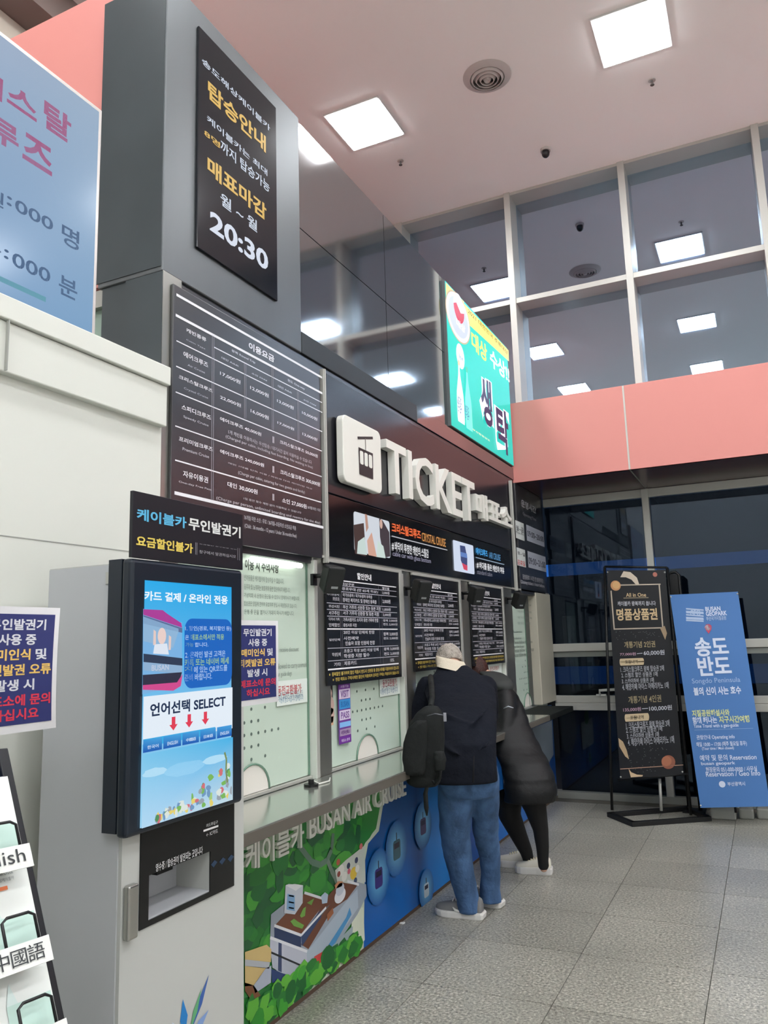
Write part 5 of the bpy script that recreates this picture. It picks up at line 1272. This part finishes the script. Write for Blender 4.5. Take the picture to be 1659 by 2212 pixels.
for L_ in (legL, legR):
    rg = []
    rj = random.Random(3)
    for (p, h_), (q_, g_) in zip(L_, L_[1:]):
        for k in range(4):
            t = k/4; c = p.lerp(q_, t); a = (h_+(g_-h_)*t)*mpp(c)*(1+rj.uniform(-.035,.035)); rg.append(ring(c, a, a*.95))
    c, h_ = L_[-1]; rg.append(ring(c, h_*mpp(c), h_*mpp(c)*.95)); rg.append(ring(c-Vector((0,0,.022)), h_*mpp(c)*1.05, h_*mpp(c)))
    jb.rings(rg)
px_rings(jb, [(1008,1630,58,4.46),(1010,1665,66,4.47),(1012,1700,66,4.50),(1014,1722,58,4.53)], .62)
organic('jeans', jb, M_jeans, mn, .010, 4)
# body under the clothes: one surface
bb = MB()
for L_ in (legL, legR): limb(bb, [(p, (h_*mpp(p))*.56) for p, h_ in L_])
rows = [(1008,1690,50,4.48),(1010,1630,46,4.48),(1006,1570,48,4.60),(998,1510,52,4.76),(992,1475,46,4.88),(984,1452,30,4.93),(978,1440,17,4.98)]
px_rings(bb, rows, .6)
hc = W(971,1431,5.06); upm = Vector((-.30,.42,.86)).normalized(); fcm = Vector((-.55,.62,-.55))
limb(bb, [(W(982,1452,4.93), .062), (W(976,1438,5.01), .058)])
eyes, latm, fcm, upm = head(bb, hc, upm, fcm)
shL, shR = W(928,1484,4.82), W(1048,1484,4.94)
elL, elR = W(897,1572,4.80), Vector((-1.78,5.36,1.13))
hL, hR = Vector((-1.95,5.02,1.035)), Vector((-1.98,5.22,1.035))
for a_, b_, c_ in ((shL, elL, hL), (shR, elR, hR)):
    limb(bb, [(a_, .052), (a_.lerp(b_, .5), .046), (b_, .040), (b_.lerp(c_, .5), .036), (c_, .026)])
for h_, el_, sd in ((hL, elL, Vector((.9,.3,0))), (hR, elR, Vector((.5,-.9,0)))):
    hand(bb, h_, (h_-el_).normalized()*Vector((1,1,0)), sd, Vector((0,0,1)))
organic('body', bb, M_skin, mn, .0062, 3, .4)
for e_ in eyes: MB().ball(e_-fcm*.002, .0105, 12, 8).build('eye', M_eye, mn)
M_hairg = mat('grey_hair', (168,160,150), .75, bump=.9, bscale=120, noise=.25, nscale=40)
hair('hair', hc, upm, fcm, latm, .096, M_hairg, mn)
# jacket
jk = MB()
rows = [(1002,1690,74,4.44),(1004,1655,69,4.44),(1011,1605,61,4.47),(1009,1560,65,4.56),(1000,1520,74,4.70),(994,1494,77,4.80),(990,1472,66,4.86),(984,1453,46,4.91),(977,1437,30,4.97)]
px_rings(jk, rows, [.60,.60,.62,.62,.60,.56,.54,.6,.8])
limb(jk, [(shL, .082), (shL.lerp(elL, .5), .074), (elL, .064), (elL.lerp(hL, .6), .055), (hL+(elL-hL)*.12, .046)])
limb(jk, [(shR, .078), (shR.lerp(elR, .5), .075), (elR, .066), (elR.lerp(hR, .6), .055), (hR+(elR-hR)*.12, .046)])
vt = MB().tube([W(1024,1632,4.315), W(1023,1660,4.295), W(1022,1690,4.29)], [.002,.004,.006], 8)
# folds thrown across the back of the jacket
fo = MB()
for pts_ in (((938,1530,4.52),(965,1545,4.47),(1000,1560,4.46),(1030,1566,4.47)),((1062,1520,4.62),(1040,1545,4.50),(1012,1575,4.43)),((950,1600,4.37),(975,1622,4.33),(1000,1634,4.32)),((1068,1590,4.44),(1048,1612,4.36),(1028,1625,4.33))):
    fo.tube([W(*p_) for p_ in pts_], [.004]+[.013]*(len(pts_)-2)+[.004], 8)
n_ = len(jk.v); jk.v += fo.v; jk.f += [tuple(i+n_ for i in f) for f in fo.f]; jk.sm += fo.sm
jo = organic('jacket', jk, M_jacket, mn, .010, 6)
vt.build('jacket_vent', mat('vent_dark', (8,9,13), .9), jo)
# cream collar
cl = MB(); rg = []
for (x, y, h_, Y) in ((980,1448,36,4.935),(974,1430,32,4.975),(972,1423,30,4.99)):
    c = W(x, y, Y); a = h_*mpp(c); rg.append([p+Vector((0,0,(p-c).dot(IR)*-.25)) for p in ring(c, a, a*.85)])
rg += [[sum(r_, Vector())/28+(p-sum(r_, Vector())/28)*.86 for p in r_] for r_ in reversed(rg)]
MB().rings(rg, False).build('collar', mat('cream_knit', (206,196,176), .9, bump=.4, bscale=200), mn)
M_gs = mat('grey_knit_shoe', (122,122,122), .8, bump=.3, bscale=400); M_ws = mat('white_sole', (214,212,208), .5)
f0 = EYE+ray(1046,1985)*(-EZ/ray(1046,1985).z)
shoe(mn, f0, (-1,-.03,0), .30, M_gs, M_ws, .049, .086, .034, M_ws, M_ws)
f1 = EYE+ray(1086,1960)*(-EZ/ray(1086,1960).z)
shoe(mn, f1, (-1,.10,0), .30, M_gs, M_ws, .049, .086, .034, M_ws, M_ws)

# ---- backpack hanging at his side, in front of the counter edge
bp = thing('backpack', 'dark grey rounded backpack hanging from the shoulder of the grey-haired person', 'backpack', W(918,1690,4.00))
M_bp = mat('backpack_cloth', (24,27,27), .75, spec=.3, bump=.5, bscale=10, bdist=.02)
bm_ = MB(); px_rings(bm_, [(918,1700,24,4.00),(915,1692,36,4.00),(914,1665,42,4.00),(915,1630,45,4.00),(917,1595,44,4.00),(922,1562,38,4.00),(928,1538,28,4.00),(932,1524,14,4.00)], .62)
organic('bag', bm_, M_bp, bp, .010, 6)
bm_ = MB(); px_rings(bm_, [(897,1675,22,3.91),(895,1640,27,3.91),(897,1605,27,3.91),(903,1572,22,3.91),(910,1556,12,3.91)], .5)
organic('front_pocket', bm_, M_bp, bp, .010, 5)
bm_ = MB(); px_rings(bm_, [(950,1665,12,3.93),(950,1640,15,3.93),(948,1622,12,3.93)], .6)
organic('side_pouch', bm_, M_bp, bp, .009, 4)
MB().tube([W(923,1547,3.90), W(940,1542,3.88), W(958,1545,3.89)], .0035, 6).build('zip', mat('zip_grey', (96,98,104), .4, metal=.5), bp)
MB().obox(W(961,1549,3.88), IR*.008, Vector((0,0,1))*.022, IB*.004).build('zip_pull', mat('silver_pull', (140,142,150), .35, metal=.4), bp, .002)
MB().tube([W(930,1528,4.00), W(934,1506,4.3), W(932,1480,4.55), W(930,1462,4.76)], [.016,.016,.018,.018], 8).build('shoulder_strap', M_bp, bp)
MB().tube([W(952,1655,3.98), W(950,1680,3.98), W(940,1692,3.98), W(930,1682,3.98), W(926,1668,3.98)], .010, 8).build('lower_strap', M_bp, bp)
MB().tube([W(924,1690,3.98), W(919,1715,3.98), W(921,1745,3.98), W(922,1762,3.98)], [.008,.013,.013,.004], 8).build('strap_end', M_bp, bp)

# ---- woman
wn = thing('person', 'red-brown-haired person in long black padded coat and white sneakers leaning on the counter', 'person', (-1.65, 5.8, 0))
M_coat = mat('black_padded_nylon', (15,16,18), .55, spec=.35, noise=.1, nscale=5, bump=.5, bscale=9, bdist=.02)
M_leg = mat('black_leggings', (10,10,11), .8)
lA = [(W(1098,1730,5.66), 30), (W(1102,1763,5.70), 24), (W(1122,1807,5.76), 18), (W(1137,1840,5.80), 14), (W(1141,1856,5.81), 12), (W(1142,1866,5.81), 12)]
lB = [(W(1150,1720,5.56), 32), (W(1157,1748,5.58), 24), (W(1168,1792,5.60), 17), (W(1172,1832,5.62), 14), (W(1173,1858,5.63), 12), (W(1174,1870,5.63), 12)]
lg = MB()
for L_ in (lA, lB): limb(lg, [(p, h_*mpp(p)) for p, h_ in L_])
organic('leggings', lg, M_leg, wn, .010, 4)
bb = MB()
for L_ in (lA, lB): limb(bb, [(p, h_*mpp(p)*.66) for p, h_ in L_]+[(L_[-1][0]-Vector((0,0,.02)), .026)])
rows = [(1136,1730,40,5.52),(1134,1690,42,5.56),(1108,1620,36,5.74),(1096,1560,34,5.82),(1082,1505,32,5.94),(1070,1478,22,6.0),(1060,1462,13,6.05)]
px_rings(bb, rows, .65)
hw = W(1028,1452,6.10); upw = Vector((-.40,.30,.86)).normalized(); fcw = Vector((-.7,.5,-.5))
limb(bb, [(W(1064,1468,6.04), .052), (W(1044,1456,6.1), .050)])
eyes, latw, fcw, upw = head(bb, hw, upw, fcw, .090)
sA, sB = W(1092,1506,5.86), Vector((-1.98,6.22,1.30))
eA, eB = W(1098,1572,5.72), Vector((-1.99,6.28,1.06)); hA, hB = Vector((-1.93,5.90,1.035)), Vector((-1.98,6.04,1.035))
for a_, b_, c_ in ((sA, eA, hA), (sB, eB, hB)): limb(bb, [(a_, .046), (a_.lerp(b_, .5), .042), (b_, .036), (b_.lerp(c_, .5), .032), (c_, .023)])
hand(bb, hA, Vector((-1,.25,0)), Vector((.3,1,0)), Vector((0,0,1))); hand(bb, hB, Vector((-.8,-.6,0)), Vector((.5,-1,0)), Vector((0,0,1)))
organic('body', bb, M_skin, wn, .0062, 3, .4)
for e_ in eyes: MB().ball(e_-fcw*.002, .010, 12, 8).build('eye', M_eye, wn)
M_hairr = mat('red_brown_hair', (58,26,20), .5, bump=.8, bscale=90, noise=.3, nscale=30)
hair('hair', hw, upw, fcw, latw, .106, M_hairr, wn, seed=2, full=1.25)
ck = MB()
px_rings(ck, [(1144,1732,54,5.50),(1147,1712,57,5.50),(1143,1680,55,5.52),(1132,1645,52,5.58),(1113,1610,52,5.70),(1102,1572,44,5.77),(1093,1535,41,5.84),(1084,1505,36,5.92),(1074,1482,26,5.98),(1064,1468,18,6.03)], .68, .92, .07)
limb(ck, [(sA, .080), (sA.lerp(eA, .33), .082), (sA.lerp(eA, .66), .074), (eA, .072), (eA.lerp(hA, .35), .066), (eA.lerp(hA, .7), .056), (hA+(eA-hA)*.12, .045)])
limb(ck, [(sB, .075), (sB.lerp(eB, .5), .068), (eB, .062), (eB.lerp(hB, .6), .052), (hB+(eB-hB)*.15, .044)])
organic('coat', ck, M_coat, wn, .010, 5)
hk = MB(); px_rings(hk, [(1092,1492,16,5.86),(1086,1480,24,5.88),(1080,1470,26,5.92),(1070,1461,26,5.98),(1060,1454,24,6.01),(1050,1450,16,6.03)], .8)
organic('hood', hk, mat('hood_dark_grey', (44,47,46), .7), wn, .010, 5)
MB().tube([W(1088,1530,5.72), W(1098,1526,5.70), W(1109,1529,5.70)], [.002,.005,.003], 6).build('sleeve_mark', mat('reflective_mark', (190,196,206), .4), wn)
M_wh = mat('white_leather', (214,210,196), .55); M_wl = mat('lace_cream', (206,196,160), .7)
g0 = EYE+ray(1193,1888)*(-EZ/ray(1193,1888).z); g1 = EYE+ray(1150,1874)*(-EZ/ray(1150,1874).z)
shoe(wn, g0, (-1,-.16,0), .255, M_wh, M_ws, .045, .070, .042, M_wl)
shoe(wn, g1, (-1,-.12,0), .25, M_wh, M_ws, .045, .070, .042, M_wl)

# ------------------------------------------------------------------ cut all lettering, tidy up
for job in LATER: job()
bpy.data.objects.remove(_to); bpy.data.scenes.remove(_sc)
